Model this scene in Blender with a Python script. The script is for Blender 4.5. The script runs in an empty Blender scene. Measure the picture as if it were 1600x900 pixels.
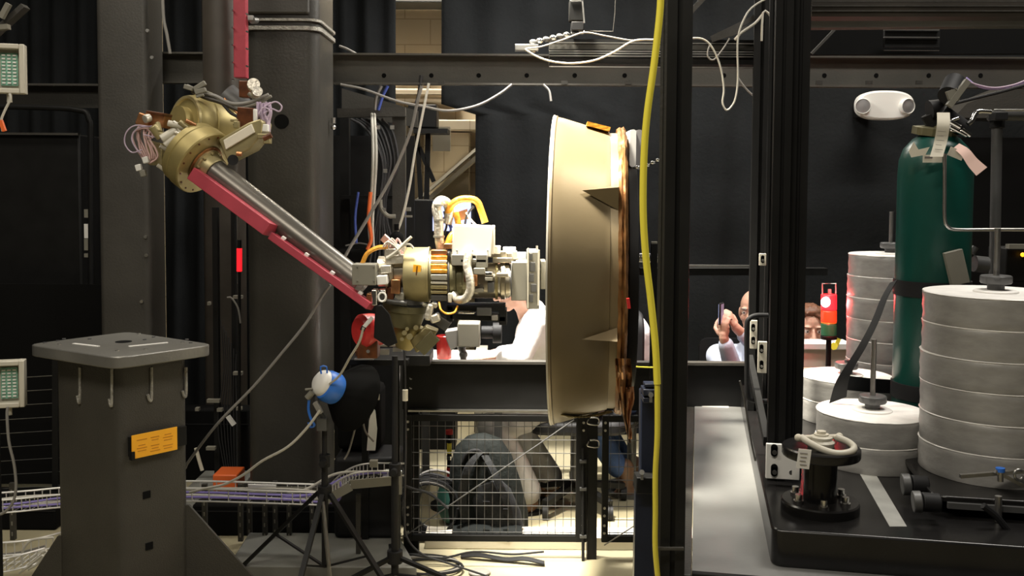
import bpy, bmesh, math, random
from mathutils import Vector, Matrix, noise
random.seed(7)
C = bpy.context.scene
COL = C.collection
PI = math.pi
R = math.radians

# ------------------------------------------------------------------ camera
F = 1500.0      # focal length in pixels of the 1600 x 900 frame
HY = 290.0      # horizon row
H = 1.7         # eye height
cd = bpy.data.cameras.new('camera'); cam = bpy.data.objects.new('camera', cd); COL.objects.link(cam)
PITCH, ROLL = .05, .006
CY = HY+F*math.tan(PITCH)
CR = Matrix.Rotation(PI/2-PITCH, 3, 'X') @ Matrix.Rotation(ROLL, 3, 'Z')
cam.location = (0, 0, H); cam.rotation_euler = CR.to_euler()
cd.sensor_width = 36; cd.lens = F/1600*36; cd.shift_y = -(450-CY)/1600; cd.clip_start = 0.05; cd.clip_end = 60
C.camera = cam

# ------------------------------------------------------------------ world, lamps, exposure
C.view_settings.view_transform = 'Standard'; C.view_settings.look = 'None'
C.view_settings.gamma = 1; C.view_settings.use_curve_mapping = False
C.view_settings.exposure = 0.0
w = bpy.data.worlds.new('world'); C.world = w; w.use_nodes = True
w.node_tree.nodes['Background'].inputs[0].default_value = (0.9, 0.92, 1, 1)
w.node_tree.nodes['Background'].inputs[1].default_value = 0.01

def area(name, loc, size, power, col=(1, .93, .8), target=None, sy=None):
    l = bpy.data.lights.new(name, 'AREA'); l.shape = 'RECTANGLE'; l.size = size; l.size_y = sy or size; l.energy = power; l.color = col
    o = bpy.data.objects.new(name, l); COL.objects.link(o); o.location = loc
    if target is not None: o.rotation_euler = (Vector(target)-Vector(loc)).to_track_quat('-Z', 'Y').to_euler()
    return o
def spot(name, loc, target, power, ang, col=(1, .93, .8), blend=.4, size=.05):
    l = bpy.data.lights.new(name, 'SPOT'); l.energy = power; l.spot_size = R(ang); l.spot_blend = blend; l.color = col; l.shadow_soft_size = size
    o = bpy.data.objects.new(name, l); COL.objects.link(o); o.location = loc
    o.rotation_euler = (Vector(target)-Vector(loc)).to_track_quat('-Z', 'Y').to_euler()
    return o
WARM = (1, .92, .78)
area('ceiling_lamp', (-2.3, 1.5, 4.3), 1.6, 62, WARM, sy=.5)
area('ceiling_lamp', (-0.6, 0.3, 4.3), 1.8, 90, WARM, sy=.5)
area('ceiling_lamp', (2.0, 3.0, 4.3), 1.4, 88, (1, .95, .87), sy=.5)
area('ceiling_lamp', (-2.0, 4.2, 4.3), 1.4, 45, WARM, sy=.5)
area('ceiling_lamp', (2.4, 5.4, 4.3), 1.4, 60, WARM, sy=.5)
area('wall_fill_light', (-.7, 6.9, 4.1), 1.2, 170, WARM, target=(-.7, 7.6, 2.3), sy=.3)  # unseen light added behind the curtains to brighten the block wall
area('desk_lamp_panel', (0.25, 5.3, 3.3), .9, 55, (1, .95, .86), sy=.5)
spot('unseen_desk_spot', (-.1, 4.5, 4.2), (.22, 5.0, .9), 2000, 31, (1, .96, .9), .5, .08)
spot('unseen_desk_spot', (1.4, 4.5, 4.2), (1.55, 4.9, .8), 500, 26, (1, .96, .9), .7, .08)  # added to brighten the white carton and the pale blue shirt
spot('stage_spotlight', (-.45, 3.52, 4.2), (0.2, 3.76, 1.75), 5000, 34, (1, .93, .78), 1.0, .28)

# ------------------------------------------------------------------ materials
MATS = {}
def mat(name, col, rough=.6, metal=0.0, var=0.0, scale=8.0, bump=0.0, bscale=60.0, emit=None, es=0, trans=0, coat=0, alpha=1, spec=.5):
    if name in MATS: return MATS[name]
    m = bpy.data.materials.new(name); m.use_nodes = True; nt = m.node_tree; b = nt.nodes['Principled BSDF']
    c = (*col, 1); b.inputs['Base Color'].default_value = c
    b.inputs['Roughness'].default_value = rough; b.inputs['Metallic'].default_value = metal
    b.inputs['Specular IOR Level'].default_value = spec
    if trans: b.inputs['Transmission Weight'].default_value = trans
    if coat: b.inputs['Coat Weight'].default_value = coat; b.inputs['Coat Roughness'].default_value = .15
    if emit: b.inputs['Emission Color'].default_value = (*emit, 1); b.inputs['Emission Strength'].default_value = es
    if alpha < 1: b.inputs['Alpha'].default_value = alpha
    tc = nt.nodes.new('ShaderNodeTexCoord')
    if var:
        n = nt.nodes.new('ShaderNodeTexNoise'); n.inputs['Scale'].default_value = scale; n.inputs['Detail'].default_value = 6
        r = nt.nodes.new('ShaderNodeMapRange'); r.inputs[1].default_value = .3; r.inputs[2].default_value = .7
        r.inputs[3].default_value = 1-var; r.inputs[4].default_value = 1+var
        mx = nt.nodes.new('ShaderNodeVectorMath'); mx.operation = 'SCALE'; mx.inputs[0].default_value = col
        nt.links.new(tc.outputs['Object'], n.inputs['Vector']); nt.links.new(n.outputs[0], r.inputs[0])
        nt.links.new(r.outputs[0], mx.inputs['Scale']); nt.links.new(mx.outputs[0], b.inputs['Base Color'])
    if bump:
        n2 = nt.nodes.new('ShaderNodeTexNoise'); n2.inputs['Scale'].default_value = bscale; n2.inputs['Detail'].default_value = 4
        bp = nt.nodes.new('ShaderNodeBump'); bp.inputs['Strength'].default_value = bump; bp.inputs['Distance'].default_value = .01
        nt.links.new(tc.outputs['Object'], n2.inputs['Vector']); nt.links.new(n2.outputs[0], bp.inputs['Height'])
        nt.links.new(bp.outputs[0], b.inputs['Normal'])
    MATS[name] = m
    return m
M = dict(
 steel=mat('dark_painted_steel', (.036, .034, .029), .45, .0, .25, 3, .12, 90),
 steel2=mat('grey_painted_steel', (.045, .042, .037), .5, 0, .22, 4, .12, 90),
 pedestal=mat('pedestal_grey_paint', (.04, .037, .031), .5, 0, .15, 6, .3, 220),
 plate=mat('machined_grey_plate', (.2, .195, .18), .38, .5, .12, 5, .1, 100),
 weld=mat('pale_weld_bead', (.3, .29, .26), .5, .3, .3, 40, .6, 120),
 band=mat('pale_metal_band', (.5, .48, .42), .35, .8, .2, 20),
 black=mat('black_anodised', (.009, .009, .009), .5, 0, .2, 10, spec=.2),
 blackg=mat('black_gloss_paint', (.01, .0095, .0095), .24, 0, .2, 10, spec=.35),
 blackm=mat('matte_black', (.005, .005, .005), .9, spec=.1),
 rubber=mat('black_rubber', (.012, .012, .013), .6, spec=.25),
 curtain=mat('black_curtain_cloth', (.013, .0145, .016), .95, 0, .25, 2.5, .35, 40, spec=.2),
 beam=mat('grey_channel_steel', (.07, .065, .054), .55, 0, .25, 3, .1, 80),
 gold=mat('gold_chromate_metal', (.34, .275, .11), .45, .45, .12, 12),
 gold2=mat('pale_gold_metal', (.34, .29, .15), .42, .5, .15, 14),
 olive=mat('olive_anodised_metal', (.17, .155, .085), .45, .5, .12, 14),
 copper=mat('copper_metal', (.42, .2, .09), .35, .8, .3, 30),
 brown=mat('dark_amber_tape', (.11, .035, .012), .35, .2, .4, 30),
 kapton=mat('amber_film', (.8, .38, .05), .3, .3, .3, 40, .3, 80),
 cream=mat('cream_white_paint', (.52, .49, .41), .4, 0, .06, 10),
 white=mat('white_plastic', (.8, .79, .76), .4),
 whitef=mat('white_foil_wrap', (.66, .62, .54), .28, .55, .15, 30, .5, 60),
 greyb=mat('warm_grey_box', (.21, .2, .165), .5, 0, .06, 10),
 chrome=mat('polished_steel', (.75, .74, .72), .2, 1),
 alu=mat('brushed_aluminium', (.55, .54, .52), .35, 1, .1, 30),
 tube=mat('grey_carbon_tube', (.135, .125, .11), .33, .55, .08, 12),
 tubed=mat('brown_black_tube', (.05, .042, .034), .5, .1, .2, 8),
 red=mat('rose_red_anodised', (.42, .055, .08), .42, .1, .1, 12),
 redd=mat('red_plastic', (.55, .03, .03), .35),
 pink=mat('pink_wire', (.6, .4, .38), .5),
 lilac=mat('lilac_wire', (.5, .4, .52), .5),
 cable=mat('grey_cable', (.22, .21, .195), .5),
 cabled=mat('dark_cable', (.03, .03, .032), .5, spec=.3),
 cablew=mat('white_cable', (.5, .48, .42), .45),
 cableb=mat('blue_cable', (.06, .1, .4), .45),
 cablep=mat('violet_cable', (.2, .16, .45), .45),
 yellow=mat('yellow_hose_rubber', (.85, .74, .07), .4),
 ylabel=mat('orange_label', (.9, .42, .02), .5),
 ylab2=mat('orange_label_print', (.55, .22, .01), .5),
 orange=mat('orange_plastic', (.75, .14, .03), .5),
 tank=mat('green_cylinder_paint', (.003, .055, .042), .35, 0, .12, 5, .03, 60),
 deck=mat('satin_grey_deck', (.25, .25, .245), .38, .3, .15, 3, .05, 50),
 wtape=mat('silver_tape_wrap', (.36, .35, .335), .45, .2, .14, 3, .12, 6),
 wtop=mat('lit_tape_top', (.8, .78, .75), .5, .05, .08, 4, .12, 8),  # same tape as the sides, overhead light put into its paler colour
 tape=mat('grey_tape', (.33, .33, .31), .5, .1, .1, 20),
 knob=mat('dark_grey_knob', (.1, .1, .1), .45, .4),
 tag=mat('cream_paper_tag', (.6, .56, .46), .7),
 tagp=mat('pink_white_tag', (.72, .5, .44), .7),
 ink=mat('tag_print', (.15, .13, .12), .7),
 blue=mat('bright_blue_plastic', (.03, .16, .62), .4),
 navy=mat('navy_painted_steel', (.011, .015, .03), .4, 0, .2, 8),
 shell=mat('cream_metal_shell', (.18, .138, .076), .38, .4, .08, 3, .04, 20),
 skin=mat('skin', (.62, .36, .26), .5, 0, .06, 20),
 shirt=mat('white_shirt_cloth', (.85, .83, .82), .8, 0, .03, 20, .2, 40),
 shirtb=mat('pale_blue_shirt_cloth', (.55, .6, .72), .8, 0, .04, 20, .2, 40),
 pants=mat('grey_trouser_cloth', (.34, .33, .31), .8, 0, .08, 20, .2, 40),
 jeans=mat('blue_denim', (.04, .08, .2), .8, 0, .15, 30, .2, 60),
 shoe=mat('brown_leather', (.14, .07, .035), .5, 0, .2, 20),
 hair=mat('brown_hair', (.13, .05, .022), .6, 0, .3, 60),
 hairg=mat('greying_hair', (.2, .18, .16), .6, 0, .3, 60),
 eye=mat('eye_white', (.75, .72, .68), .3), iris=mat('dark_iris', (.03, .02, .015), .3), lip=mat('lip', (.45, .18, .14), .5),
 pack=mat('dark_green_nylon', (.009, .011, .01), .75, 0, .25, 10, .5, 40, spec=.15),
 packg=mat('grey_nylon', (.026, .027, .028), .75, 0, .2, 10, .5, 40, spec=.15),
 foil=mat('crinkled_amber_foil', (.26, .125, .045), .34, .7, .5, 12, .3, 14),
 floor=mat('cream_sealed_floor', (.36, .32, .21), .4, 0, .05, 2),
 trayw=mat('zinc_wire', (.62, .61, .58), .35, .35),
 brass=mat('bright_brass', (.72, .6, .3), .28, .7, .05, 10),
 satin=mat('warm_satin_metal', (.5, .45, .36), .28, .75, .1, 20),
 dark=mat('dark_ceiling_paint', (.02, .02, .02), .8),
 base=mat('grey_concrete_plinth', (.17, .17, .155), .6, 0, .2, 5),
 glassred=mat('red_lens', (.8, .02, .02), .3, emit=(1, .012, .02), es=2.5),
 glassred2=mat('orange_red_lens', (.8, .06, .02), .3, emit=(1, .05, .01), es=.9),
 glassgreen=mat('green_lens', (.02, .22, .1), .25),
 hot=mat('lit_lamp_core', (1, .6, .6), .3, emit=(1, .45, .5), es=25),
 redlamp=mat('lit_red_led', (.8, .02, .02), .3, emit=(1, .012, .02), es=1.5),
 screen=mat('pale_green_board', (.2, .42, .32), .4, 0, .4, 60),
 smoke=mat('grey_lens', (.33, .32, .32), .2, .3),
 card=mat('cream_card_box', (.75, .7, .58), .7),
 screenblue=mat('lit_monitor_screen', (.3, .35, .6), .3, emit=(.5, .55, .9), es=1.2),
 redcup=mat('red_translucent_plastic', (.3, .02, .018), .2, 0, .25, 30),
)
# the block wall behind the curtains: mortar lines from a brick texture
def block_mat():
    m = bpy.data.materials.new('cream_block_wall'); m.use_nodes = True; nt = m.node_tree; b = nt.nodes['Principled BSDF']
    t = nt.nodes.new('ShaderNodeTexBrick'); tc = nt.nodes.new('ShaderNodeTexCoord'); mp = nt.nodes.new('ShaderNodeMapping')
    mp.inputs['Rotation'].default_value = (PI/2, 0, 0)
    nt.links.new(tc.outputs['Object'], mp.inputs[0]); nt.links.new(mp.outputs[0], t.inputs[0])
    t.inputs['Color1'].default_value = (.52, .44, .32, 1); t.inputs['Color2'].default_value = (.49, .415, .3, 1)
    t.inputs['Mortar'].default_value = (.34, .27, .18, 1); t.inputs['Scale'].default_value = 1
    t.inputs['Mortar Size'].default_value = .004; t.inputs['Brick Width'].default_value = .4; t.inputs['Row Height'].default_value = .2
    nt.links.new(t.outputs[0], b.inputs['Base Color']); b.inputs['Roughness'].default_value = .6
    return m
M['block'] = block_mat()

# ------------------------------------------------------------------ geometry helpers
def ray(x, y): return CR @ Vector(((x-800)/F, -(y-CY)/F, -1))
def P(x, y, D):                     # a measured photo position and its distance into the room give a place in metres
    r = ray(x, y); return Vector((0, 0, H))+r*(D/r.y)
def G(x, y, z):                     # the place of height z along that line of sight
    r = ray(x, y); return Vector((0, 0, H))+r*((z-H)/r.z)
def PL(x, y, o, n):                 # the place on the plane (o, n)
    r = ray(x, y); e = Vector((0, 0, H)); return e+r*((Vector(o)-e).dot(n)/r.dot(n))
def px(n, D): return n*D/F          # n pixels at depth D in metres
def V(*a): return Vector(a)
def basis(d, up=None):
    d = Vector(d).normalized(); up = Vector(up) if up is not None else Vector((0, 0, 1))
    if abs(d.dot(up.normalized())) > .98: up = Vector((0, 1, 0)) if abs(d.y) < .9 else Vector((1, 0, 0))
    a = d.cross(up).normalized(); b = a.cross(d).normalized()
    return d, a, b
def smooth_path(pts, n=6):
    pts = [Vector(p) for p in pts]
    if len(pts) < 3: return pts
    q = [pts[0]*2-pts[1]]+pts+[pts[-1]*2-pts[-2]]; out = []
    for i in range(1, len(q)-2):
        for k in range(n):
            t = k/n; a, b, c, d = q[i-1], q[i], q[i+1], q[i+2]
            out.append(.5*((2*b)+(c-a)*t+(2*a-5*b+4*c-d)*t*t+(3*b-a-3*c+d)*t**3))
    out.append(pts[-1]); return out

class MB:
    def __init__(s): s.v = []; s.f = []
    def add(s, vs, fs):
        o = len(s.v); s.v += [Vector(v) for v in vs]; s.f += [tuple(i+o for i in f) for f in fs]; return s
    def box(s, c, size, rz=0, m=None, ch=0):
        c = Vector(c); hx, hy, hz = size[0]/2, size[1]/2, size[2]/2
        rot = m if m is not None else Matrix.Rotation(rz, 3, 'Z')
        if ch:
            return s.prism([(-hx+ch, -hy), (hx-ch, -hy), (hx, -hy+ch), (hx, hy-ch), (hx-ch, hy), (-hx+ch, hy), (-hx, hy-ch), (-hx, -hy+ch)], c, rot @ V(1, 0, 0), rot @ V(0, 1, 0), rot @ V(0, 0, 1), -hz, hz)
        vs = [c+rot @ V(x, y, z) for z in (-hz, hz) for x, y in ((-hx, -hy), (hx, -hy), (hx, hy), (-hx, hy))]
        return s.add(vs, [(3, 2, 1, 0), (4, 5, 6, 7), (0, 1, 5, 4), (1, 2, 6, 5), (2, 3, 7, 6), (3, 0, 4, 7)])
    def prism(s, poly, o, ax, ay, az, z0, z1):   # polygon in (ax, ay), extruded along az
        o = Vector(o); n = len(poly)
        vs = [o+ax*p[0]+ay*p[1]+az*z0 for p in poly]+[o+ax*p[0]+ay*p[1]+az*z1 for p in poly]
        return s.add(vs, [tuple(range(n-1, -1, -1)), tuple(range(n, 2*n))]+[(i, (i+1) % n, n+(i+1) % n, n+i) for i in range(n)])
    def bar(s, a, b, w, h, up=None):             # rectangular bar from a to b
        a, b = Vector(a), Vector(b); d, x, y = basis(b-a, up); L = (b-a).length
        return s.prism([(-w/2, -h/2), (w/2, -h/2), (w/2, h/2), (-w/2, h/2)], a, x, y, d, 0, L)
    def profile(s, a, b, w, up=None):            # T-slot extrusion from a to b
        a, b = Vector(a), Vector(b); d, x, y = basis(b-a, up); L = (b-a).length; h = w/2; g = w*.1; k = w*.28
        q = [(-h, -h), (-g, -h), (-g, -h+k), (g, -h+k), (g, -h)]
        poly = []
        for r in range(4):
            c, t = math.cos(r*PI/2), math.sin(r*PI/2)
            poly += [(p[0]*c-p[1]*t, p[0]*t+p[1]*c) for p in q]
        # concave section: caps as fans of quads
        o = len(poly); vs = [a+x*p[0]+y*p[1] for p in poly]+[b+x*p[0]+y*p[1] for p in poly]
        return s.add(vs, [tuple(range(o-1, -1, -1)), tuple(range(o, 2*o))]+[(i, (i+1) % o, o+(i+1) % o, o+i) for i in range(o)])
    def cyl(s, a, b, r, r2=None, n=20, caps=True):
        a, b = Vector(a), Vector(b); r2 = r if r2 is None else r2; d, x, y = basis(b-a)
        vs = []
        for p, q in ((a, r), (b, r2)): vs += [p+(x*math.cos(2*PI*i/n)+y*math.sin(2*PI*i/n))*q for i in range(n)]
        fs = [(i, (i+1) % n, n+(i+1) % n, n+i) for i in range(n)]
        if caps: fs += [tuple(range(n-1, -1, -1)), tuple(range(n, 2*n))]
        return s.add(vs, fs)
    def lathe(s, prof, o, axis=(0, 0, 1), n=36, fn=None, close=True):   # prof = [(radius, height)]
        o = Vector(o); d, x, y = basis(axis); vs = []; m = len(prof)
        for j in range(n):
            t = 2*PI*j/n; u = x*math.cos(t)+y*math.sin(t)
            for k, (r, h) in enumerate(prof):
                rr, hh = (r, h) if fn is None else fn(r, h, t, k)
                vs.append(o+u*rr+d*hh)
        fs = [(j*m+k, ((j+1) % n)*m+k, ((j+1) % n)*m+k+1, j*m+k+1) for j in range(n) for k in range(m-1)]
        s.add(vs, fs); b = len(s.v)-len(vs)
        if close:
            if prof[0][0] > 1e-6: s.f.append(tuple(b+j*m for j in range(n-1, -1, -1)))
            if prof[-1][0] > 1e-6: s.f.append(tuple(b+j*m+m-1 for j in range(n)))
        return s
    def tube(s, pts, r, n=8, sm=6, taper=None):
        p = smooth_path(pts, sm) if sm else [Vector(q) for q in pts]; m = len(p)
        d0 = (p[1]-p[0]).normalized(); _, x, y = basis(d0); vs = []
        for i, q in enumerate(p):
            d = (p[min(i+1, m-1)]-p[max(i-1, 0)]).normalized()
            x = (x-d*x.dot(d)).normalized(); y = d.cross(x)
            rr = r if taper is None else r+(taper-r)*i/(m-1)
            vs += [q+(x*math.cos(2*PI*k/n)+y*math.sin(2*PI*k/n))*rr for k in range(n)]
        fs = [(i*n+k, i*n+(k+1) % n, (i+1)*n+(k+1) % n, (i+1)*n+k) for i in range(m-1) for k in range(n)]
        fs += [tuple(range(n-1, -1, -1)), tuple(range((m-1)*n, m*n))]
        return s.add(vs, fs)
    def ribbon(s, pts, w, t, side, sm=6):        # strap: width along side
        p = smooth_path(pts, sm); side = Vector(side).normalized(); vs = []; m = len(p)
        for i, q in enumerate(p):
            d = (p[min(i+1, m-1)]-p[max(i-1, 0)]).normalized(); nn = d.cross(side).normalized()
            ww = w(i/(m-1)) if callable(w) else w
            vs += [q-side*ww/2-nn*t/2, q+side*ww/2-nn*t/2, q+side*ww/2+nn*t/2, q-side*ww/2+nn*t/2]
        fs = [(i*4+k, i*4+(k+1) % 4, (i+1)*4+(k+1) % 4, (i+1)*4+k) for i in range(m-1) for k in range(4)]
        return s.add(vs, fs+[(3, 2, 1, 0), tuple(range(m*4-4, m*4))])
    def ball(s, c, r, n=16, m=None):             # r may be a 3-tuple; m orients it
        c = Vector(c); r = (r, r, r) if not hasattr(r, '__len__') else r; k = n//2
        rot = m if m is not None else Matrix.Identity(3); vs = [c+rot @ V(0, 0, r[2])]
        for i in range(1, k):
            a = PI*i/k
            for j in range(n):
                b = 2*PI*j/n; vs.append(c+rot @ V(r[0]*math.sin(a)*math.cos(b), r[1]*math.sin(a)*math.sin(b), r[2]*math.cos(a)))
        vs.append(c-rot @ V(0, 0, r[2])); L = len(vs)-1
        fs = [(0, 1+j, 1+(j+1) % n) for j in range(n)]
        for i in range(k-2): fs += [(1+i*n+j, 1+(i+1)*n+j, 1+(i+1)*n+(j+1) % n, 1+i*n+(j+1) % n) for j in range(n)]
        fs += [(L, 1+(k-2)*n+(j+1) % n, 1+(k-2)*n+j) for j in range(n)]
        return s.add(vs, fs)
    def cap(s, a, b, ra, rb, n=16):              # tapered limb with round ends
        s.cyl(a, b, ra, rb, n); s.ball(a, ra, n); s.ball(b, rb, n); return s

def obj(name, mb, m, parent=None, label=None, cat=None, group=None, kind=None, bevel=0, angle=38, mods=None):
    o0 = Vector(parent['_o']) if parent is not None else None
    if o0 is None:
        lo = Vector([min(v[i] for v in mb.v) for i in range(3)]); hi = Vector([max(v[i] for v in mb.v) for i in range(3)])
        o0 = Vector(((lo.x+hi.x)/2, (lo.y+hi.y)/2, lo.z))
    me = bpy.data.meshes.new(name); me.from_pydata([v-o0 for v in mb.v], [], mb.f); me.update()
    bm = bmesh.new(); bm.from_mesh(me); bmesh.ops.recalc_face_normals(bm, faces=bm.faces); bm.to_mesh(me); bm.free()
    me.shade_smooth(); me.set_sharp_from_angle(angle=R(angle))
    me.materials.append(M[m] if isinstance(m, str) else m)
    o = bpy.data.objects.new(name, me); COL.objects.link(o)
    o['_o'] = list(o0)
    if parent is not None: o.parent = parent
    else: o.location = o0
    if label: o['label'] = label
    if cat: o['category'] = cat
    if group: o['group'] = group
    if kind: o['kind'] = kind
    if bevel:
        b = o.modifiers.new('bevel', 'BEVEL'); b.width = bevel; b.segments = 2; b.limit_method = 'ANGLE'; b.angle_limit = R(40)
    for f in (mods or []): f(o)
    return o
def thing(name, label, cat, loc, group=None):
    o = bpy.data.objects.new(name, None); COL.objects.link(o); o.location = loc; o.empty_display_size = .05
    o['_o'] = list(loc); o['label'] = label; o['category'] = cat
    if group: o['group'] = group
    return o
def dup(root, loc, label=None):
    r = root.copy(); COL.objects.link(r); r.location = loc; r['_o'] = list(loc)
    if label: r['label'] = label
    for ch in list(root.children):
        c = ch.copy(); COL.objects.link(c); c.parent = r
        for g in list(ch.children):
            d = g.copy(); COL.objects.link(d); d.parent = c
    return r
def struct(name, mb, m, parent=None, bevel=0):
    return obj(name, mb, m, parent, kind='structure' if parent is None else None, bevel=bevel)
def pp(pts, D=None):
    return [P(p[0], p[1], p[2] if len(p) > 2 else D) for p in pts]
def remesh(vox, it=4):
    def f(o):
        r = o.modifiers.new('remesh', 'REMESH'); r.mode = 'VOXEL'; r.voxel_size = vox; r.use_smooth_shade = True
        s = o.modifiers.new('smooth', 'SMOOTH'); s.factor = .5; s.iterations = it
    return f
def cableobj(name, pts, wpx, m, label, D=None, group=None, cat='cable'):
    q = pp(pts, D); d = sum(v.y for v in q)/len(q)
    return obj(name, MB().tube(q, px(wpx, d)/2, 8, 5), m, None, label, cat, group)

# ------------------------------------------------------------------ the room
XL, XR, YB, YF, ZC = -4.6, 4.9, 7.6, -1.2, 4.4
struct('floor', MB().box(((XL+XR)/2, (YB+YF)/2, -.05), (XR-XL+.4, YB-YF+.4, .1)), 'floor')
struct('ceiling', MB().box(((XL+XR)/2, (YB+YF)/2, ZC+.05), (XR-XL+.4, YB-YF+.4, .1)), 'dark')
struct('wall_back', MB().box(((XL+XR)/2, YB+.05, ZC/2), (XR-XL, .1, ZC)), 'block')
struct('wall_front', MB().box(((XL+XR)/2, YF-.05, ZC/2), (XR-XL, .1, ZC)), 'dark')
struct('wall_left', MB().box((XL-.05, (YB+YF)/2, ZC/2), (.1, YB-YF, ZC)), 'dark')
struct('wall_right', MB().box((XR+.05, (YB+YF)/2, ZC/2), (.1, YB-YF, ZC)), 'dark')

def curtain(name, xa, xb, D, label, seed, fold=.16, amp=.035, edge=None, z1=4.2):
    # xa, xb: pixel columns at depth D; edge(z) moves the left edge in metres
    X0, X1 = (xa-800)/F*D, (xb-800)/F*D; n = max(12, int((X1-X0)/.025)); rows = 64
    ph = [random.Random(seed+k).uniform(0, 6) for k in range(4)]; mb = MB(); vs = []; fs = []
    for side in (0, 1):
        for j in range(rows+1):
            z = .02+(z1-.02)*j/rows
            for i in range(n+1):
                t = i/n; e = edge(z) if edge else 0; x = (X0+e)+(X1-X0-e)*t
                y = D+amp*(math.sin(x*2*PI/fold+ph[0]+.5*math.sin(z*1.3+ph[1]))+.5*math.sin(x*2*PI/(fold*2.3)+ph[2]+.3*z))+side*.006
                vs.append((x, y, z))
    k = (rows+1)*(n+1)
    for j in range(rows):
        for i in range(n):
            a = j*(n+1)+i; fs += [(a, a+1, a+n+2, a+n+1), (k+a+n+1, k+a+n+2, k+a+1, k+a)]
    for j in range(rows):
        for i in (0, n):
            a = j*(n+1)+i; fs.append((a, a+n+1, k+a+n+1, k+a))
    for i in range(n):
        for j in (0, rows):
            a = j*(n+1)+i; fs.append((a, a+1, k+a+1, k+a))
    mb.add(vs, fs)
    return obj(name, mb, 'curtain', None, label, 'curtain', angle=80)
curtain('black_curtain', -130, 250, 6.6, 'black floor length curtain at the far left behind the steel column', 1)
curtain('black_curtain', 256, 618, 6.5, 'black curtain hanging behind the wide column, left of the bare block wall', 2, edge=None)
def edge_r(z):
    return -(742-689)/F*6.45 if z > 2.2 else 0
curtain('black_curtain', 742, 1215, 6.45, 'black curtain hanging behind the tilted ring, right of the bare block wall', 3, edge=edge_r, amp=.02, fold=.3)
curtain('black_curtain', 1222, 1790, 6.4, 'smooth black curtain behind the emergency light and the gas cylinder', 4, amp=.006, fold=.5)

# ceiling-high duct seen between the curtains, and the steel brace in front of the block wall
t = thing('wall_brace', 'pale beige diagonal brace against the block wall between the curtains', 'brace', P(690, 300, 7.3))
mb = MB().bar(P(600, 372, 7.25), P(750, 242, 7.25), .03, .2, up=(0, 1, 0)); obj('web', mb, 'card', t)
mb = MB().bar(P(596, 362, 7.2), P(746, 232, 7.2), .14, .02, up=P(596, 362, 7.2)-P(610, 380, 7.2)); obj('flange', mb, 'card', t)
t = thing('wall_pilaster', 'cream boxed pilaster with a capping ledge on the block wall', 'pilaster', V(-.72, 7.48, 0))
obj('shaft', MB().box((P(700, 0, 7.45).x, 7.45, 1.05), (.34, .28, 2.1)), 'block', t)
obj('ledge', MB().box((P(700, 0, 7.4).x, 7.4, 2.15), (.5, .36, .08)), 'block', t, bevel=.01)
obj('ledge', MB().box((P(650, 0, 7.4).x, 7.42, 2.4), (.7, .3, .05)), 'block', t, bevel=.01)
obj('ledge', MB().box((P(650, 0, 7.4).x, 7.42, 3.1), (.6, .3, .07)), 'knob', t, bevel=.01)

# ------------------------------------------------------------------ columns and beams
def rrect(x0, x1, y0, y1, r, n=5):
    out = []
    for cx, cy, a in ((x1-r, y1-r, 0), (x0+r, y1-r, 90), (x0+r, y0+r, 180), (x1-r, y0+r, 270)):
        out += [(cx+r*math.cos(R(a+90*k/n)), cy+r*math.sin(R(a+90*k/n))) for k in range(n+1)]
    return out
def xat(xp, D, y=450): return P(xp, y, D).x
XA, YA, ZA = V(1, 0, 0), V(0, 1, 0), V(0, 0, 1)
x0, x1 = xat(384, 4.72), xat(498, 4.72)
t = thing('steel_column', 'wide dark steel tube column with pale weld bands behind the robot arm', 'column', ((x0+x1)/2, 4.97, 0))
obj('shaft', MB().prism(rrect(x0, x1, 4.72, 5.18, .065), V(0, 0, 0), XA, YA, ZA, .06, 4.3), 'steel', t, angle=60)
for ya, yb in ((26, 33), (36, 47)):
    za, zb = P(440, yb, 4.72).z, P(440, ya, 4.72).z
    obj('weld_band', MB().prism(rrect(x0-.012, x1+.012, 4.705, 5.19, .07), V(0, 0, 0), XA, YA, ZA, za, za+(zb-za)*.55), 'weld', t)
za = P(440, 24, 4.7).z
obj('splice_plate', MB().prism(rrect(x0+.0, x1-.04, 4.70, 4.74, .012), V(0, 0, 0), XA, YA, ZA, za+.01, za+.5), 'steel2', t, bevel=.008)
c = P(440, 190, 4.72); obj('access_hole', MB().cyl(c+V(0, .01, 0), c+V(0, -.002, 0), .036, n=28), 'blackm', t)
c = P(521, 193, 5.0); obj('conduit_fitting', MB().cyl(c+V(0, 0, .03), c, .012).ball(c-V(0, 0, .02), .014), 'alu', t)
obj('base_plate', MB().prism(rrect(x0-.12, x1+.12, 4.6, 5.3, .03), V(0, 0, 0), XA, YA, ZA, .06, .09), 'steel2', t)
x0, x1 = xat(155, 5.0), xat(235, 5.0)
t = thing('steel_column', 'narrow dark grey steel column rising behind the mounting pedestal', 'column', ((x0+x1)/2, 5.12, 0))
obj('shaft', MB().prism(rrect(x0, x1, 5.0, 5.24, .03), V(0, 0, 0), XA, YA, ZA, .0, 4.3), 'steel2', t, angle=60)
for a, b in ((231, 48), (228, 370), (229, 399), (222, 471), (238, 90)):
    c = P(a, b, 5.0); obj('bolt', MB().cyl(c, c-V(0, .01, 0), .009, n=10), 'alu', t)
x0, x1 = xat(318, 5.6), xat(372, 5.6)
t = thing('steel_column', 'slim brown black column in the gap left of the wide column', 'column', ((x0+x1)/2, 5.7, 0))
obj('shaft', MB().prism(rrect(x0, x1, 5.6, 5.8, .02), V(0, 0, 0), XA, YA, ZA, 0, 4.3), 'tubed', t)
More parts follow.
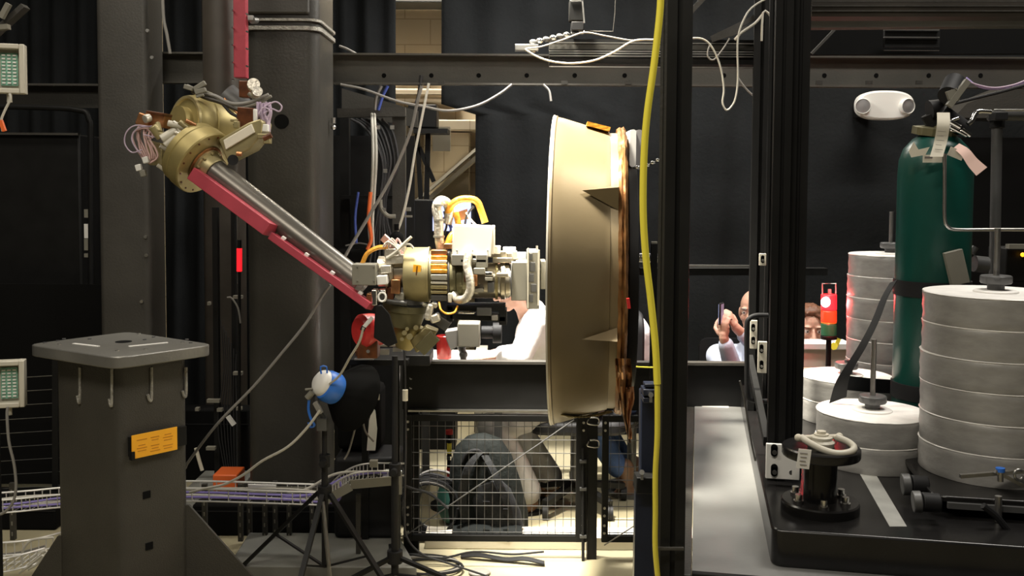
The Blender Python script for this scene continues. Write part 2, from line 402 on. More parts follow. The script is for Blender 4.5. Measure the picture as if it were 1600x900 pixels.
struct('trim_1', MB().prism([(G(386, 836, .06).x, 4.45), (G(620, 836, .06).x, 4.45), (G(650, 892, .06).x, 4.05), (G(350, 892, .06).x, 4.05)][::-1], V(0, 0, 0), XA, YA, ZA, .0, .06).prism([(-1.75, 4.67), (-.55, 4.67), (-.45, 5.5), (-1.75, 5.5)], V(0, 0, 0), XA, YA, ZA, 0, .06), 'base', bevel=.006)

DB = 5.35
def zat(y, D, x=800): return P(x, y, D).z
zt, zb = zat(88, DB), zat(133, DB)
t = thing('channel_beam', 'long grey channel beam with round holes crossing the whole room above', 'beam', (0, DB, zb))
xa, xb = xat(230, DB, 100), xat(1780, DB, 100)
mb = MB().box(((xa+xb)/2, DB+.004, (zt+zb)/2), (xb-xa, .008, zt-zb)); obj('web', mb, 'beam', t)
obj('top_flange', MB().box(((xa+xb)/2, DB-.03, zt), (xb-xa, .07, .01)), 'beam', t)
obj('bottom_flange', MB().box(((xa+xb)/2, DB-.028, zb), (xb-xa, .062, .01)), 'beam', t)
for hx in (326, 600, 674, 748, 823, 898, 976, 1131, 1288, 1369, 1451, 1532):
    c = P(hx, 118+(hx-600)*.0, DB); c.y = DB
    obj('hole', MB().cyl(c+V(0, .012, 0), c-V(0, .003, 0), .0125, n=18), 'blackm', t)
for hx in (1280, 1358, 1436, 690, 882, 982):
    c = P(hx, 129, DB-.06); obj('clip', MB().box(c, (.035, .01, .02)), 'steel', t)

# left background: rack frame and pipe behind the narrow column
t = thing('steel_beam', 'dark steel beam at the left edge behind the junction boxes', 'beam', P(40, 150, 5.7))
obj('web', MB().box(P(20, 150, 5.7), (1.35, .02, px(36, 5.7))), 'steel', t)
obj('flange', MB().box(P(20, 133, 5.66), (1.35, .1, .012)), 'steel2', t)
t = thing('equipment_rack', 'tall black equipment rack at the far left with a strip of small lights', 'rack', V(xat(40, 5.4), 5.6, 0))
za = zat(214, 5.4)
obj('side_panel', MB().box(((xat(-60, 5.4)+xat(128, 5.4))/2, 5.65, za/2), (xat(128, 5.4)-xat(-60, 5.4), .5, za)), 'black', t, bevel=.01)
obj('frame_rail', MB().tube(pp([(-40, 166), (60, 168), (120, 172), (139, 186), (142, 260), (141, 760)], 5.38), .016, 10), 'black', t)
obj('top_edge', MB().box((xat(35, 5.4), 5.385, za), (px(190, 5.4), .03, .012)), 'steel2', t)
for ya, yb, m in ((327, 340, 'greyb'), (350, 372, 'white'), (373, 391, 'greyb'), (396, 402, 'greyb')):
    obj('indicator', MB().box(P(135, (ya+yb)/2, 5.37), (px(6, 5.4), .01, px(yb-ya, 5.4))), m, t)
t = thing('wire_fence', 'black wire fence panel with thin horizontal wires left of the mounting pedestal', 'fence', V(xat(60, 4.9), 4.9, 0))
mb = MB()
for k in range(14):
    y = 588+k*21.5; mb.cyl(P(-40, y+6, 4.9), P(132, y-4, 4.85), .0016, n=6)
obj('wire_mesh', mb, 'alu', t)
obj('post', MB().bar(P(88, 560, 4.86), P(88, 812, 4.86), .03, .03), 'black', t)
obj('back_panel', MB().box((xat(50, 5.2), 5.2, .6), (.9, .02, 1.1)), 'blackm', t)
obj('white_duct_wedge', MB().prism([(0, 0), (px(38, 4.7), 0), (px(38, 4.7), px(36, 4.7))], P(48, 826, 4.7), XA, ZA, YA, 0, .1), 'greyb', None, 'grey white sheet metal wedge behind the pedestal under the cable tray', 'duct')

def jbox(x0, y0, x1, y1, D, lab):
    c = P((x0+x1)/2, (y0+y1)/2, D); w_, h_ = px(x1-x0, D), px(y1-y0, D); d = .05
    t = thing('junction_box', lab, 'box', c-V(0, 0, h_/2))
    m = Matrix.Rotation(R(16), 3, 'Z')
    mb = MB(); f = w_*.16
    mb.box(c+m @ V(0, d*.4, 0), (w_, d*.2, h_), m=m)
    for sx in (-1, 1): mb.box(c+m @ V(sx*(w_-f)/2, 0, 0), (f, d, h_), m=m)
    for sz in (-1, 1): mb.box(c+m @ V(0, 0, sz*(h_-f)/2), (w_-f*2, d, f), m=m)
    obj('housing', mb, 'cream', t, bevel=.003)
    obj('circuit_board', MB().box(c+m @ V(0, .01, 0), (w_*.5, .01, h_*.66), m=m), 'screen', t)
    mb = MB()
    for i in range(3):
        for k in range(9): mb.box(c+m @ V((-.16+i*.16)*w_, .004, (-.28+k*.07)*h_), (w_*.1, .006, h_*.03), m=m)
    obj('terminal', mb, 'white', t)
    obj('gland', MB().cyl(c+V(.0, 0, -h_/2), c+V(.0, 0, -h_/2-.03), .009), 'cream', t)
    obj('mounting_plate', MB().box(c+V(-w_*.6, .05, 0), (w_*1.1, .02, h_*.8)), 'black', t)
    return t
jbox(-10, 70, 38, 146, 3.4, 'cream junction box with green board, upper one at the left edge')
jbox(-10, 562, 38, 636, 3.4, 'cream junction box with green board, lower one at the left edge')
obj('mast', MB().box((xat(-14, 3.5), 3.5, 1.25), (.03, .03, 2.5)), 'black', None, 'slim black mast carrying the two junction boxes', 'post')
cableobj('signal_cable', [(15, 146), (16, 155), (8, 172), (2, 188), (4, 205)], 4, 'cablew', 'pale cable hanging below the upper junction box', 3.36)
cableobj('signal_cable', [(12, 636), (11, 650), (14, 690), (22, 725), (25, 760), (20, 785), (4, 802), (-20, 806)], 4.5, 'cable', 'grey cable hanging from the lower junction box to the tray', 3.36)
obj('cable_marker', MB().bar(P(1, 188, 3.35), P(7, 205, 3.35), .012, .012), 'orange', None, 'small orange red marker on the cable under the upper junction box', 'marker')
cableobj('signal_cable', [(254, -8), (256, 30), (261, 55), (266, 84)], 5, 'cable', 'pale cable running down beside the narrow column top', 4.95)
t = thing('ceiling_bracket', 'pale bracket and dark plate in the top left corner', 'bracket', P(10, 40, 4))
obj('plate', MB().bar(P(-10, 55, 4), P(40, 10, 4), .05, .02), 'steel2', t)
obj('arm', MB().bar(P(-10, 44, 3.95), P(14, 42, 3.95), .03, .02).bar(P(2, 28, 3.95), P(14, 6, 3.95), .02, .02), 'greyb', t)

# ------------------------------------------------------------------ mounting pedestal
zp = 1.105
cor = [G(42, 538, zp), G(180, 559, zp), G(335, 538, zp), G(200, 518, zp)]
ctr = sum(cor, V(0, 0, 0))/4
def poly_scaled(s, ch):
    q = [ctr+(c-ctr)*s for c in cor]; out = []
    for i in range(4):
        a, b, c = q[i-1], q[i], q[(i+1) % 4]
        for tt in (0, .35, .65, 1):
            p0 = b+(a-b).normalized()*ch; p1 = b+(c-b).normalized()*ch
            p = p0*(1-tt)**2+b*2*tt*(1-tt)+p1*tt**2; out.append((p.x, p.y))
    return out
ped = thing('mounting_pedestal', 'dark grey welded steel pedestal with flat top plate and yellow sign', 'pedestal', (ctr.x, ctr.y, 0))
O0 = V(0, 0, 0)
obj('top_plate', MB().prism(poly_scaled(1, .05), O0, XA, YA, ZA, zp-.042, zp), 'plate', ped, bevel=.004)
bodyp = poly_scaled(.71, .03)
obj('column_body', MB().prism(bodyp, O0, XA, YA, ZA, .02, zp-.042), 'pedestal', ped, bevel=.004)
obj('base_plate', MB().prism(poly_scaled(1.15, .03), O0, XA, YA, ZA, 0, .02), 'pedestal', ped)
bl, bf, br, bb = [ctr+(c-ctr)*.71 for c in cor]
for c, hh, off in ((br, .5, .42), (bl, .385, .24), (bf, .30, .2), (bb, .5, .42)):
    d = (c-ctr); d.z = 0; d.normalize(); n = V(-d.y, d.x, 0); c = V(c.x, c.y, 0)-d*.03
    obj('gusset', MB().prism([(0, 0), (off+.03, 0), (off+.03, .015), (.03, hh), (0, hh)], c, d, ZA, n, -.006, .006), 'pedestal', ped)
def onface(x, y, right=True):
    a, b = (bf, br) if right else (bl, bf); n = V(b.y-a.y, a.x-b.x, 0).normalized()
    return PL(x, y, a, n), n, V(b.x-a.x, b.y-a.y, 0).normalized()
for x, y0, y1, rt in ((126, 574, 627, 0), (176, 576, 632, 0), (236, 574, 624, 1), (290, 574, 618, 1)):
    p, n, d = onface(x, y0, rt); q = onface(x, y1, rt)[0]
    if n.y > 0: n = -n
    obj('weld_bead', MB().tube([p+n*.003, q+n*.003+ZA*.006, q+n*.003-d*.008, q+n*.003+ZA*.02-d*.014], .0055, 8), 'weld', ped)
p, n, d = onface(237, 690); n = -n if n.y > 0 else n
rot = Matrix((d, -n, ZA)).transposed()
sg = obj('sign_plate', MB().box(p+n*.022, (px(62, 3.5)*1.2, .004, px(36, 3.5)), m=rot), 'ylabel', ped)
mb = MB()
for r_, row in enumerate((.55, .3, .05, -.2, -.45, -.7)):
    for k in range(3):
        if (r_*3+k) % 4 != 3: mb.box(p+n*.0245+d*(-.05+k*.05)+ZA*row*.04, (.038-.006*((r_+k) % 3), .001, .003), m=rot)
obj('sign_print', mb, 'ylab2', sg)
obj('sign_bracket', MB().box(p+n*.008+d*.02, (px(82, 3.5)*1.15, .014, px(30, 3.5)), m=rot).box(p+n*.02-d*.085-ZA*.03, (.012, .02, .03), m=rot), 'black', ped)
for x, y in ((229, 773), (233, 853)):
    q = onface(x, y)[0]; obj('square_plug', MB().box(q+n*.0, (.028, .006, .026), m=rot), 'blackm', ped)
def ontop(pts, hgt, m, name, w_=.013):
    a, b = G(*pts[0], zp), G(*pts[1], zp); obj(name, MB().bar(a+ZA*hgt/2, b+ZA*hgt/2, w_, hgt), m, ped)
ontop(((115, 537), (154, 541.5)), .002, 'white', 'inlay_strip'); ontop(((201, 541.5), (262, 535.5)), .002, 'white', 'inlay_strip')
for x, y in ((70, 536), (90, 533), (93, 538), (100, 530), (183, 548), (227, 546), (285, 535), (298, 536), (292, 531), (226, 531), (217, 522), (240, 527), (140, 530)):
    c = G(x, y, zp); obj('bolt', MB().cyl(c, c+ZA*.003, .007, n=10), 'alu' if x % 2 else 'knob', ped)
c = G(193, 534, zp); obj('centre_bore', MB().cyl(c-ZA*.002, c+ZA*.001, .03, n=24), 'blackm', ped)
c = G(125, 530, zp)

# ------------------------------------------------------------------ cable tray
def tray(pts_near, pts_far, lab, seg=.06, legs=()):
    o = sum(pts_near, V(0, 0, 0))/len(pts_near)
    t = thing('cable_tray', lab, 'cable tray', V(o.x, o.y, 0))
    n_, f_ = smooth_path(pts_near, 5), smooth_path(pts_far, 5)
    for q, nm in ((n_, 'side_rail'), (f_, 'side_rail')):
        obj(nm, MB().tube(q, .004, 6, 0).tube([p+ZA*.055 for p in q], .0045, 6, 0), 'trayw', t)
    mb = MB()
    for i in range(len(n_)-1):
        L = (n_[i+1]-n_[i]).length; k = max(1, int(L/seg))
        for j in range(k):
            a = n_[i].lerp(n_[i+1], j/k); b = f_[i].lerp(f_[i+1], j/k)
            mb.tube([a+ZA*.055, a, b, b+ZA*.055], .0025, 5, 0)
    obj('rung', mb, 'trayw', t)
    return t
zt_ = .30
near = [G(x, y, zt_) for x, y in ((-60, 806), (20, 800), (90, 793), (200, 785), (300, 783), (440, 787), (498, 789))]
far = [p+V(0, .11, 0) for p in near]
tr = tray(near, far, 'long silver wire cable tray running low across the floor behind the pedestal')
for k, (x, y) in enumerate(((376, 868), (390, 868), (414, 866), (430, 862), (452, 860), (488, 858), (20, 862), (200, 860), (320, 862))):
    D = 4.42+.05*(k % 2); a = P(x, 792, D)
    mb = MB().bar(V(a.x, D, .03), V(a.x, D, .3), .022, .02)
    lg = obj('leg', mb, 'steel', tr)
    m2 = MB()
    for j in range(5): m2.box((a.x, D-.011, .06+j*.05), (.006, .003, .018))
    obj('slot_pattern', m2, 'greyb', lg)
for k, (dz, m, xx) in enumerate(((.012, 'cablep', .015), (.014, 'cablew', .03), (.012, 'cable', .045), (.02, 'cablep', .06), (.014, 'cabled', .08), (.03, 'cablew', .095))):
    obj('tray_cable', MB().tube([p+V(0, xx+.008*math.sin(i*2+k), dz+.004*math.sin(i*3+k)) for i, p in enumerate(near)], .005, 6, 4), m, None,
        ['violet cable nearest the front rail of the long wire tray', 'white cable lying second in the long wire tray', 'grey cable along the middle of the long wire tray', 'violet cable at the middle of the long wire tray', 'black cable near the rear rail of the long wire tray', 'white cable along the rear rail of the long wire tray'][k], 'cable', 'cables in the long tray')
near2 = [P(x, y, D) for x, y, D in ((500, 800, 4.2), (520, 778, 4.15), (545, 762, 4.12), (575, 756, 4.12), (628, 756, 4.12))]
far2 = [p+V(.0, .12, .0) for p in near2]
tr2 = tray(near2, far2, 'short humped end section of silver wire tray beside the light stand')
obj('cover_plate', MB().bar(P(548, 757, 4.1), P(626, 750, 4.1), .006, px(16, 4.1), up=(0, -.3, 1)).bar(P(508, 782, 4.1), P(548, 760, 4.1), .006, px(14, 4.1), up=(0, 0, 1)), 'greyb', tr2)
obj('bracket', MB().box(P(626, 755, 4.09), (.012, .02, px(34, 4.1))).box(P(612, 741, 4.2), (px(26, 4.2), .14, .006)), 'alu', tr2)
obj('leg', MB().bar(P(560, 772, 4.2), V(P(560, 772, 4.2).x, 4.2, .06), .02, .02), 'steel', tr2)
obj('leg', MB().bar(P(622, 772, 4.2), V(P(622, 772, 4.2).x, 4.2, .0), .02, .02), 'steel', tr2)
for k, (pts, m, lab) in enumerate((
    ([(440, 778), (490, 772), (528, 752), (532, 775), (520, 786), (500, 778)], 'cablep', 'violet cable looping at the tray bend'),
    ([(470, 786), (505, 768), (540, 745), (590, 738), (626, 740)], 'cablep', 'violet cable rising over the humped tray'),
    ([(500, 790), (524, 782), (545, 755), (575, 742), (600, 745), (640, 762), (672, 772), (700, 795)], 'cabled', 'dark cable arching off the tray end'),
    ([(440, 774), (480, 764), (520, 742), (560, 737), (625, 740)], 'cablew', 'white cable along the top of the humped tray'))):
    cableobj('tray_cable', pts, 4.5, m, lab, 4.18+.02*k)
obj('cover_plate', MB().bar(P(388, 763, 4.26), P(432, 764, 4.26), .004, px(15, 4.26), up=(0, -.3, 1)), 'white', tr)
cp2 = obj('cover_plate', MB().bar(P(432, 766, 4.26), P(500, 767, 4.26), .004, px(13, 4.26), up=(0, -.3, 1)), 'greyb', tr)
obj('slot', MB().box(P(446, 766, 4.25), (.025, .006, .01)), 'rubber', cp2); obj('slot', MB().box(P(478, 767, 4.25), (.025, .006, .01)), 'rubber', cp2)
def blk(x0, x1, y0, D, d, lab, z0=0):  # added black boxes that hide lit floor and keep dark regions black
    a, b = P(x0, y0, D), P(x1, y0, D)
    o = thing('dark_filler_box', lab, 'case', V((a.x+b.x)/2, D+d/2, z0))
    obj('shell', MB().box(((a.x+b.x)/2, D+d/2, (a.z+z0)/2), (b.x-a.x, d, a.z-z0)), 'blackm', o, bevel=.01)
    obj('seam_strip', MB().box(((a.x+b.x)/2, D-.001, z0+(a.z-z0)*.8), (b.x-a.x, .004, .006)), 'rubber', o)
blk(300, 540, 789, 4.56, .1, 'added matte black box darkening the area behind the legs of the long cable tray')
blk(-60, 86, 790, 4.62, .3, 'added matte black box darkening the area under the cable tray left of the pedestal')
blk(250, 388, 640, 5.42, .14, 'added matte black box filling the dark gap left of the wide column')
# second, lower tray at the left
near = [G(x, y, .13) for x, y in ((-60, 900), (10, 893), (70, 877))]
tray(near, [p+V(.0, .2, 0) for p in near], 'low silver wire tray at the bottom left corner')
cableobj('tray_cable', [(34, 880), (36, 860), (50, 844), (84, 840)], 4, 'cablew', 'white cable arching over the bottom left tray', 3.9)
cableobj('tray_cable', [(-10, 884), (40, 876), (72, 860)], 5, 'cablew', 'white cable along the bottom left tray', 4.0)
cableobj('tray_cable', [(-10, 868), (30, 864), (70, 854)], 5, 'cable', 'grey cable at the rear of the bottom left tray', 4.2)
cableobj('tray_cable', [(30, 896), (46, 884), (66, 868), (60, 880), (44, 890)], 4, 'cablew', 'white cable curled on the bottom left tray', 3.85)

# clutter in the gap between the two columns
t = thing('light_bar', 'small lit red light tube in the dark left of the wide column', 'light', P(374, 430, 5.1))
obj('lens', MB().cyl(P(374, 388, 5.1), P(374, 424, 5.1), px(4.2, 5.1), n=12), 'redlamp', t)
obj('stem', MB().cyl(P(374, 424, 5.1), P(374, 850, 5.1), px(2.5, 5.1), n=8).cyl(P(374, 375, 5.1), P(374, 388, 5.1), px(3.5, 5.1), n=10), 'black', t)
obj('orange_case', MB().box(P(358, 748, 4.9), (px(38, 4.9), .15, px(26, 4.9))), 'orange', None, 'orange red case on the ground behind the cable tray', 'case', bevel=.006)
cableobj('signal_cable', [(355, 465), (362, 466), (372, 482), (376, 505)], 3, 'cable', 'thin grey cable bent by the red light tube', 5.0)
t = thing('cable_rack', 'dark rack with small metal plugs and cables left of the wide column', 'rack', V(xat(350, 5.3), 5.3, .06))
obj('post', MB().box((xat(338, 5.3), 5.3, .82), (px(8, 5.3), .04, 1.5)), 'black', t)
obj('post', MB().box((xat(366, 5.3), 5.3, .82), (px(6, 5.3), .04, 1.5)), 'black', t)
for x, y, w_ in ((334, 626, 20), (344, 640, 8), (309, 639, 6), (374, 638, 8), (372, 583, 14), (372, 464, 14), (330, 700, 14), (327, 474, 4)):
    obj('plug', MB().box(P(x, y, 5.2), (px(w_, 5.2), .03, px(5, 5.2))), 'greyb', t)
mb = MB()
for k in range(7): mb.tube(pp([(345+k*4, 500+k*9), (350+k*3, 580), (340+k*5, 660), (352+k*3, 740)], 5.22), .003, 5, 3)
obj('cable_bundle', mb, 'cabled', t)
obj('connector', MB().bar(P(356, 650, 4.9), P(366, 664, 4.9), .02, .02), 'white', None, 'small white plug hanging in the dark gap left of the wide column', 'connector')
cableobj('signal_cable', [(306, 700), (312, 722), (316, 735)], 6, 'card', 'short cream cable end beside the pedestal', 5.0)

# rack with hanging cables right of the wide column
t = thing('cable_rack', 'dark open rack with hanging black cables right of the wide column', 'rack', V(xat(585, 5.6), 5.6, 0))
obj('top_rail', MB().bar(P(528, 177, 5.55), P(634, 175, 5.55), .05, px(14, 5.55)), 'steel2', t)
obj('post', MB().box((xat(624, 5.6), 5.6, zat(175, 5.6)/2), (px(20, 5.6), .06, zat(175, 5.6))), 'steel', t)
obj('post', MB().box((xat(540, 5.8), 5.8, zat(175, 5.8)/2), (px(14, 5.8), .06, zat(175, 5.8))), 'black', t)
obj('shelf', MB().bar(P(535, 390, 5.7), P(620, 388, 5.7), .2, .02), 'black', t)
obj('shelf', MB().bar(P(535, 308, 5.7), P(620, 308, 5.7), .2, .02), 'black', t)
obj('back_panel', MB().box((xat(585, 5.9), 5.9, 1.0), (px(120, 6.2), .02, 2.0)), 'black', t)
for k in range(7):
    x = 560+k*8
    obj('hanging_cable', MB().tube(pp([(x-12, 186), (x+6, 196+k*2), (x+26-k*2, 222+k*6), (x+38-k*6, 262+k*4), (x+30-k*6, 330), (x+16, 420)], 5.5+.01*k), .008, 7, 4), ['cabled', 'rubber'][k % 2], t)
for x, y in ((591, 199), (613, 199), (600, 328), (602, 267)):
    obj('plug', MB().box(P(x, y, 5.45), (px(6, 5.45), .02, px(6, 5.45))), 'alu', t)
obj('gauge_arc', MB().tube(pp([(594, 312), (596, 326), (606, 337), (618, 338)], 5.45), .012, 8), 'greyb', t)
obj('plug_plate', MB().box(P(637, 327, 5.45), (px(10, 5.4), .02, px(6, 5.4))), 'greyb', t); obj('plug_plate', MB().box(P(638, 338, 5.45), (px(12, 5.4), .02, px(3, 5.4))), 'greyb', t)
t = thing('wall_screen_mount', 'black box and bracket hanging in front of the pale block wall', 'mount', P(662, 215, 6.6))
obj('box', MB().box(P(662, 183, 6.6), (px(44, 6.6), .2, px(36, 6.6))), 'black', t, bevel=.01)
obj('shelf', MB().box(P(675, 206, 6.6), (px(52, 6.6), .25, px(7, 6.6))), 'black', t)
obj('strut', MB().bar(P(669, 206, 6.6), P(666, 330, 6.6), .035, .03).bar(P(652, 210, 6.6), P(658, 320, 6.6), .03, .03).bar(P(655, 230, 6.6), P(678, 284, 6.6), .03, .03), 'black', t)
obj('board', MB().box(P(690, 217, 6.9), (px(28, 6.9), .02, px(38, 6.9))), 'card', t)
t = thing('equipment_case', 'black equipment case with pale top edge behind the robot wrist', 'case', V(xat(625, 6.2), 6.2, .76))
za = zat(313, 6.0)
obj('body', MB().box(((xat(590, 6.1)+xat(740, 6.1))/2, 6.15, .5+za/2), (px(150, 6.1), .2, za-1.0)), 'black', t, bevel=.01)
obj('lit_screen', MB().box(P(706, 338, 6.03), (px(60, 6.0), .012, px(46, 6.0))), 'screenblue', t)
obj('stand', MB().box((xat(665, 6.2), 6.25, .51), (.4, .3, 1.02)), 'black', t)

# loose cables around the middle
cableobj('signal_cable', [(596, 134), (588, 152), (586, 172)], 5, 'cable', 'short grey cable dropping from the beam, left of the blue one', 5.5)
cableobj('signal_cable', [(606, 134), (598, 150), (591, 172)], 5, 'cableb', 'short blue cable dropping from the channel beam', 5.5)
cableobj('signal_cable', [(581, 178, 5.53), (583, 240), (581, 300), (577, 350), (579, 380)], 5, 'cablew', 'white cable hanging in the dark rack, left of a pair', 5.3)
cableobj('signal_cable', [(585, 178, 5.53), (588, 240), (585, 300), (582, 350), (584, 392)], 4.5, 'cablew', 'white cable hanging in the dark rack, right of a pair', 5.3)
cableobj('signal_cable', [(579, 300), (576, 340), (580, 372), (574, 390)], 6, 'orange', 'orange brown cable hanging down to the robot wrist', 5.25)
cableobj('signal_cable', [(670, 130), (664, 160), (656, 200), (648, 240), (640, 290), (630, 335), (621, 362)], 4, 'cablew', 'thin white cable running down to a black ball', 4.9)
obj('cable_weight', MB().ball(P(620, 372, 4.9), px(11, 4.9)).cyl(P(620, 360, 4.9), P(620, 350, 4.9), px(4, 4.9)), 'blackm', None, 'black ball at the end of the thin white cable', 'ball')
cableobj('signal_cable', [(659, 134), (652, 160), (640, 210), (610, 280), (575, 340), (545, 390), (530, 420)], 5, 'cable', 'grey cable slanting down across the dark rack to the boom', 4.95)
cableobj('signal_cable', [(658, 118), (655, 145), (650, 165)], 6, 'cabled', 'short black cable crossing the pale wall under the beam', 5.3)
cableobj('signal_cable', [(532, 132), (570, 140), (620, 158), (660, 166), (700, 173), (745, 165), (780, 147), (800, 132)], 4, 'cable', 'grey cable sagging below the channel beam', 5.2)
cableobj('signal_cable', [(530, 72), (541, 76), (556, 84)], 4, 'cable', 'short grey cable end above the beam beside the column', 5.3)
cableobj('signal_cable', [(849, 132), (858, 142), (861, 158)], 3.5, 'cable', 'short thin cable end below the channel beam', 5.2)
cableobj('signal_cable', [(560, 300), (555, 340), (557, 380)], 4, 'cableb', 'blue grey cable in the dark rack left of the white pair', 5.3)
cableobj('signal_cable', [(540, 384), (560, 380), (580, 384), (600, 390)], 3, 'cable', 'thin grey cable bridging behind the robot wrist', 5.62)
cableobj('signal_cable', [(289, 732), (297, 718), (340, 662), (395, 605), (440, 552), (478, 505), (500, 468), (516, 445)], 4.5, 'cable', 'long taut grey cable from the boom down to the pedestal foot', 4.0)
cableobj('signal_cable', [(568, 512, 3.64), (561, 535, 3.66), (546, 560, 3.72), (531, 586, 3.8), (515, 600, 3.84)], 3.8, 'cablew', 'white cable from the red emergency stop to the blue lamp')
cableobj('signal_cable', [(500, 641), (480, 668), (450, 698), (410, 720), (380, 742), (350, 757), (318, 764), (296, 770)], 4.2, 'cablew', 'white cable curving from the blue lamp down to the tray', 3.84)
t = thing('duct_plate', 'dark slanting plate hung under the beam beside the wide column', 'plate', P(580, 150, 5.9))
obj('sheet', MB().prism([(0, 0), (px(118, 5.9), -px(34, 5.9)), (px(118, 5.9), -px(60, 5.9)), (0, -px(40, 5.9))], P(534, 138, 5.9), XA, ZA, YA, 0, .03), 'steel', t)

# ------------------------------------------------------------------ robot arm
DE = 3.75
def E(x, y, d=0): return P(x, y, DE+d)
def u(n): return n*DE/F
arm = thing('robotic_arm', 'gold jointed robot arm with long grey tube and rose red cable covers', 'robot arm', P(340, 210, 4.1))
A = arm
def add(name, mb, m, parent=A, label=None, bevel=0, angle=38): return obj(name, mb, m, parent, label, bevel=bevel, angle=angle)
# upper tube with its red cover, coming down from above the frame
add('upper_tube', MB().cyl(P(344, -160, 4.35), P(346, 158, 4.3), px(27, 4.35), n=36), 'tubed')
cv = add('upper_cable_cover', MB().bar(P(375, -160, 4.2), P(377, 122, 4.2), px(17, 4.2), px(19, 4.2), up=(1, 0, 0)), 'red', bevel=.003)
for k in range(6):
    for sx in (-1, 1):
        c = P(376+sx*11, -10+k*27+(6 if sx > 0 else 0), 4.17); add('screw', MB().cyl(c, c-V(0, .02, 0), .004, n=8), 'chrome', cv)
add('upper_clip', MB().bar(P(388, 28, 4.2), P(396, 28, 4.2), .02, .02).cyl(P(394, 32, 4.2), P(400, 32, 4.25), .014), 'alu')
# elbow: rear drum (rim facing left) and front drum (facing down the tube)
ra = V(.64, .76, -.1).normalized()
cA = P(306, 196, 4.16); r1 = px(47, 4.1)
d1 = add('elbow_drum', MB().lathe([(r1*.55, .09), (r1*.55, .055), (r1*.82, .05), (r1*.93, .05), (r1*.97, .04), (r1, .02), (r1, -.012), (r1*.965, -.015), (r1*.965, -.03), (r1, -.033), (r1, -.15), (r1*.9, -.17)], cA, -ra, 56), 'gold')
add('bright_rim', MB().lathe([(r1*.8, .0505), (r1*.84, .058), (r1*.93, .058), (r1*.955, .048)], cA, -ra, 56, close=False), 'brass', d1)
B0, B1 = P(322, 256, 4.02), P(566, 446, 3.72)
ba = (B1-B0).normalized()
r2 = px(54, 4.0)
cB = P(313, 250, 4.0)
d2 = add('shoulder_drum', MB().lathe([(r2*.9, -.07), (r2*.97, -.066), (r2*.97, -.04), (r2*.95, -.037), (r2*.95, -.03), (r2, -.027), (r2, .025), (r2*.97, .03), (0, .03)], cB, ba, 56), 'gold')
_, bx, by = basis(ba)
for k in range(16):
    a = 2*PI*k/16; q = cB+(bx*math.cos(a)+by*math.sin(a))*r2*.88+ba*.03
    add('bolt', MB().cyl(q, q+ba*.004, .004, n=8), 'brown', d2)
add('tube_collar', MB().lathe([(px(27, 4), .0), (px(27, 4), .03), (px(23, 4), .035), (px(22, 4), .07), (px(21, 4), .075), (px(21, 4), .03)], cB+ba*.02, ba, 40, close=False), 'gold2')
add('seal_ring', MB().lathe([(px(27, 4), .034), (px(31, 4), .034), (px(31, 4), .038), (px(27, 4), .04)], cB, ba, 40, close=False), 'copper')
for k in range(10):
    a = 2*PI*k/10; q = cB+(bx*math.cos(a)+by*math.sin(a))*px(25, 4)+ba*.05
    add('collar_bolt', MB().cyl(q, q+ba*.012, .005, n=8), 'gold2')
rb = px(19.5, 3.85)
add('forearm_tube', MB().cyl(cB+ba*.03, cB+ba*.095, px(21, 4), n=44), 'olive')
add('forearm_tube', MB().cyl(cB+ba*.09, B1, rb, n=48), 'tube')
# red cover, thick half then thin half
def off(t_, dn, dd): # along the tube, pixels below the axis, metres towards the viewer
    q = B0.lerp(B1, t_); s = ba.cross(V(0, 1, 0)).normalized(); s = s if s.z < 0 else -s
    return q+s*px(dn, q.y)-V(0, 1, 0)*dd
nup = V(ba.z, 0, -ba.x)
c0, c1 = P(306, 273, 3.93), P(424, 360, 3.78)
cc = add('cable_cover', MB().bar(c0, c1, .075, px(21, 3.85), up=V(ba.z, -.0, -ba.x)*-1), 'red', bevel=.002)
c2, c3 = P(426, 369, 3.79), P(580, 479, 3.62)
cc2 = add('cable_cover', MB().bar(c2, c3, .05, px(12, 3.7), up=V(ba.z, 0, -ba.x)*-1), 'red', bevel=.002)
for k in range(8):
    q = c0.lerp(c1, (k+.5)/8)-V(0, .03, 0)+V(.4, 0, .9)*px(9.5, 3.85); add('screw', MB().ball(q, .004, 8), 'brown', cc)
for tq in (.1, .34, .6, .88):
    q = c2.lerp(c3, tq)+V(.35, -.2, .9)*px(8, 3.7); add('clip', MB().box(q, (u(7), .02, u(6)), m=Matrix.Rotation(R(35), 3, 'Y')), 'white', bevel=.002)
# right hand bracket of the elbow: tapered box with rounded end
d = V(.9, .1, .28).normalized(); o = P(350, 236, 4.0)
add('elbow_housing', MB().prism([(0, -px(21, 4)), (px(40, 4), -px(17, 4)), (px(64, 4), -px(3, 4)), (px(74, 4), px(14, 4)), (px(72, 4), px(21, 4)), (px(52, 4), px(22, 4)), (0, px(14, 4))], P(350, 232, 3.98), V(.93, 0, .36), V(-.36, 0, .93), YA, -.03, .12), 'gold2', bevel=.006)
add('housing_cover', MB().prism([(px(2, 4), -px(3, 4)), (px(54, 4), px(6, 4)), (px(54, 4), px(20, 4)), (px(4, 4), px(12, 4))], P(350, 232, 3.945), V(.93, 0, .36), V(-.36, 0, .93), YA, -.006, .006), 'card', bevel=.003)
add('housing_hinge', MB().cyl(P(412, 217, 3.93), P(424, 211, 3.93), .012), 'brown'); add('housing_bore', MB().cyl(P(364, 250, 3.93), P(364, 250, 3.98), .022), 'rubber'); add('housing_screw', MB().cyl(P(370, 240, 3.93), P(378, 241, 3.93), .009), 'copper')
add('housing_latch', MB().box(P(413, 213, 3.94), (.05, .03, .02)).box(P(418, 218, 3.94), (.03, .03, .035)), 'gold2', bevel=.003)
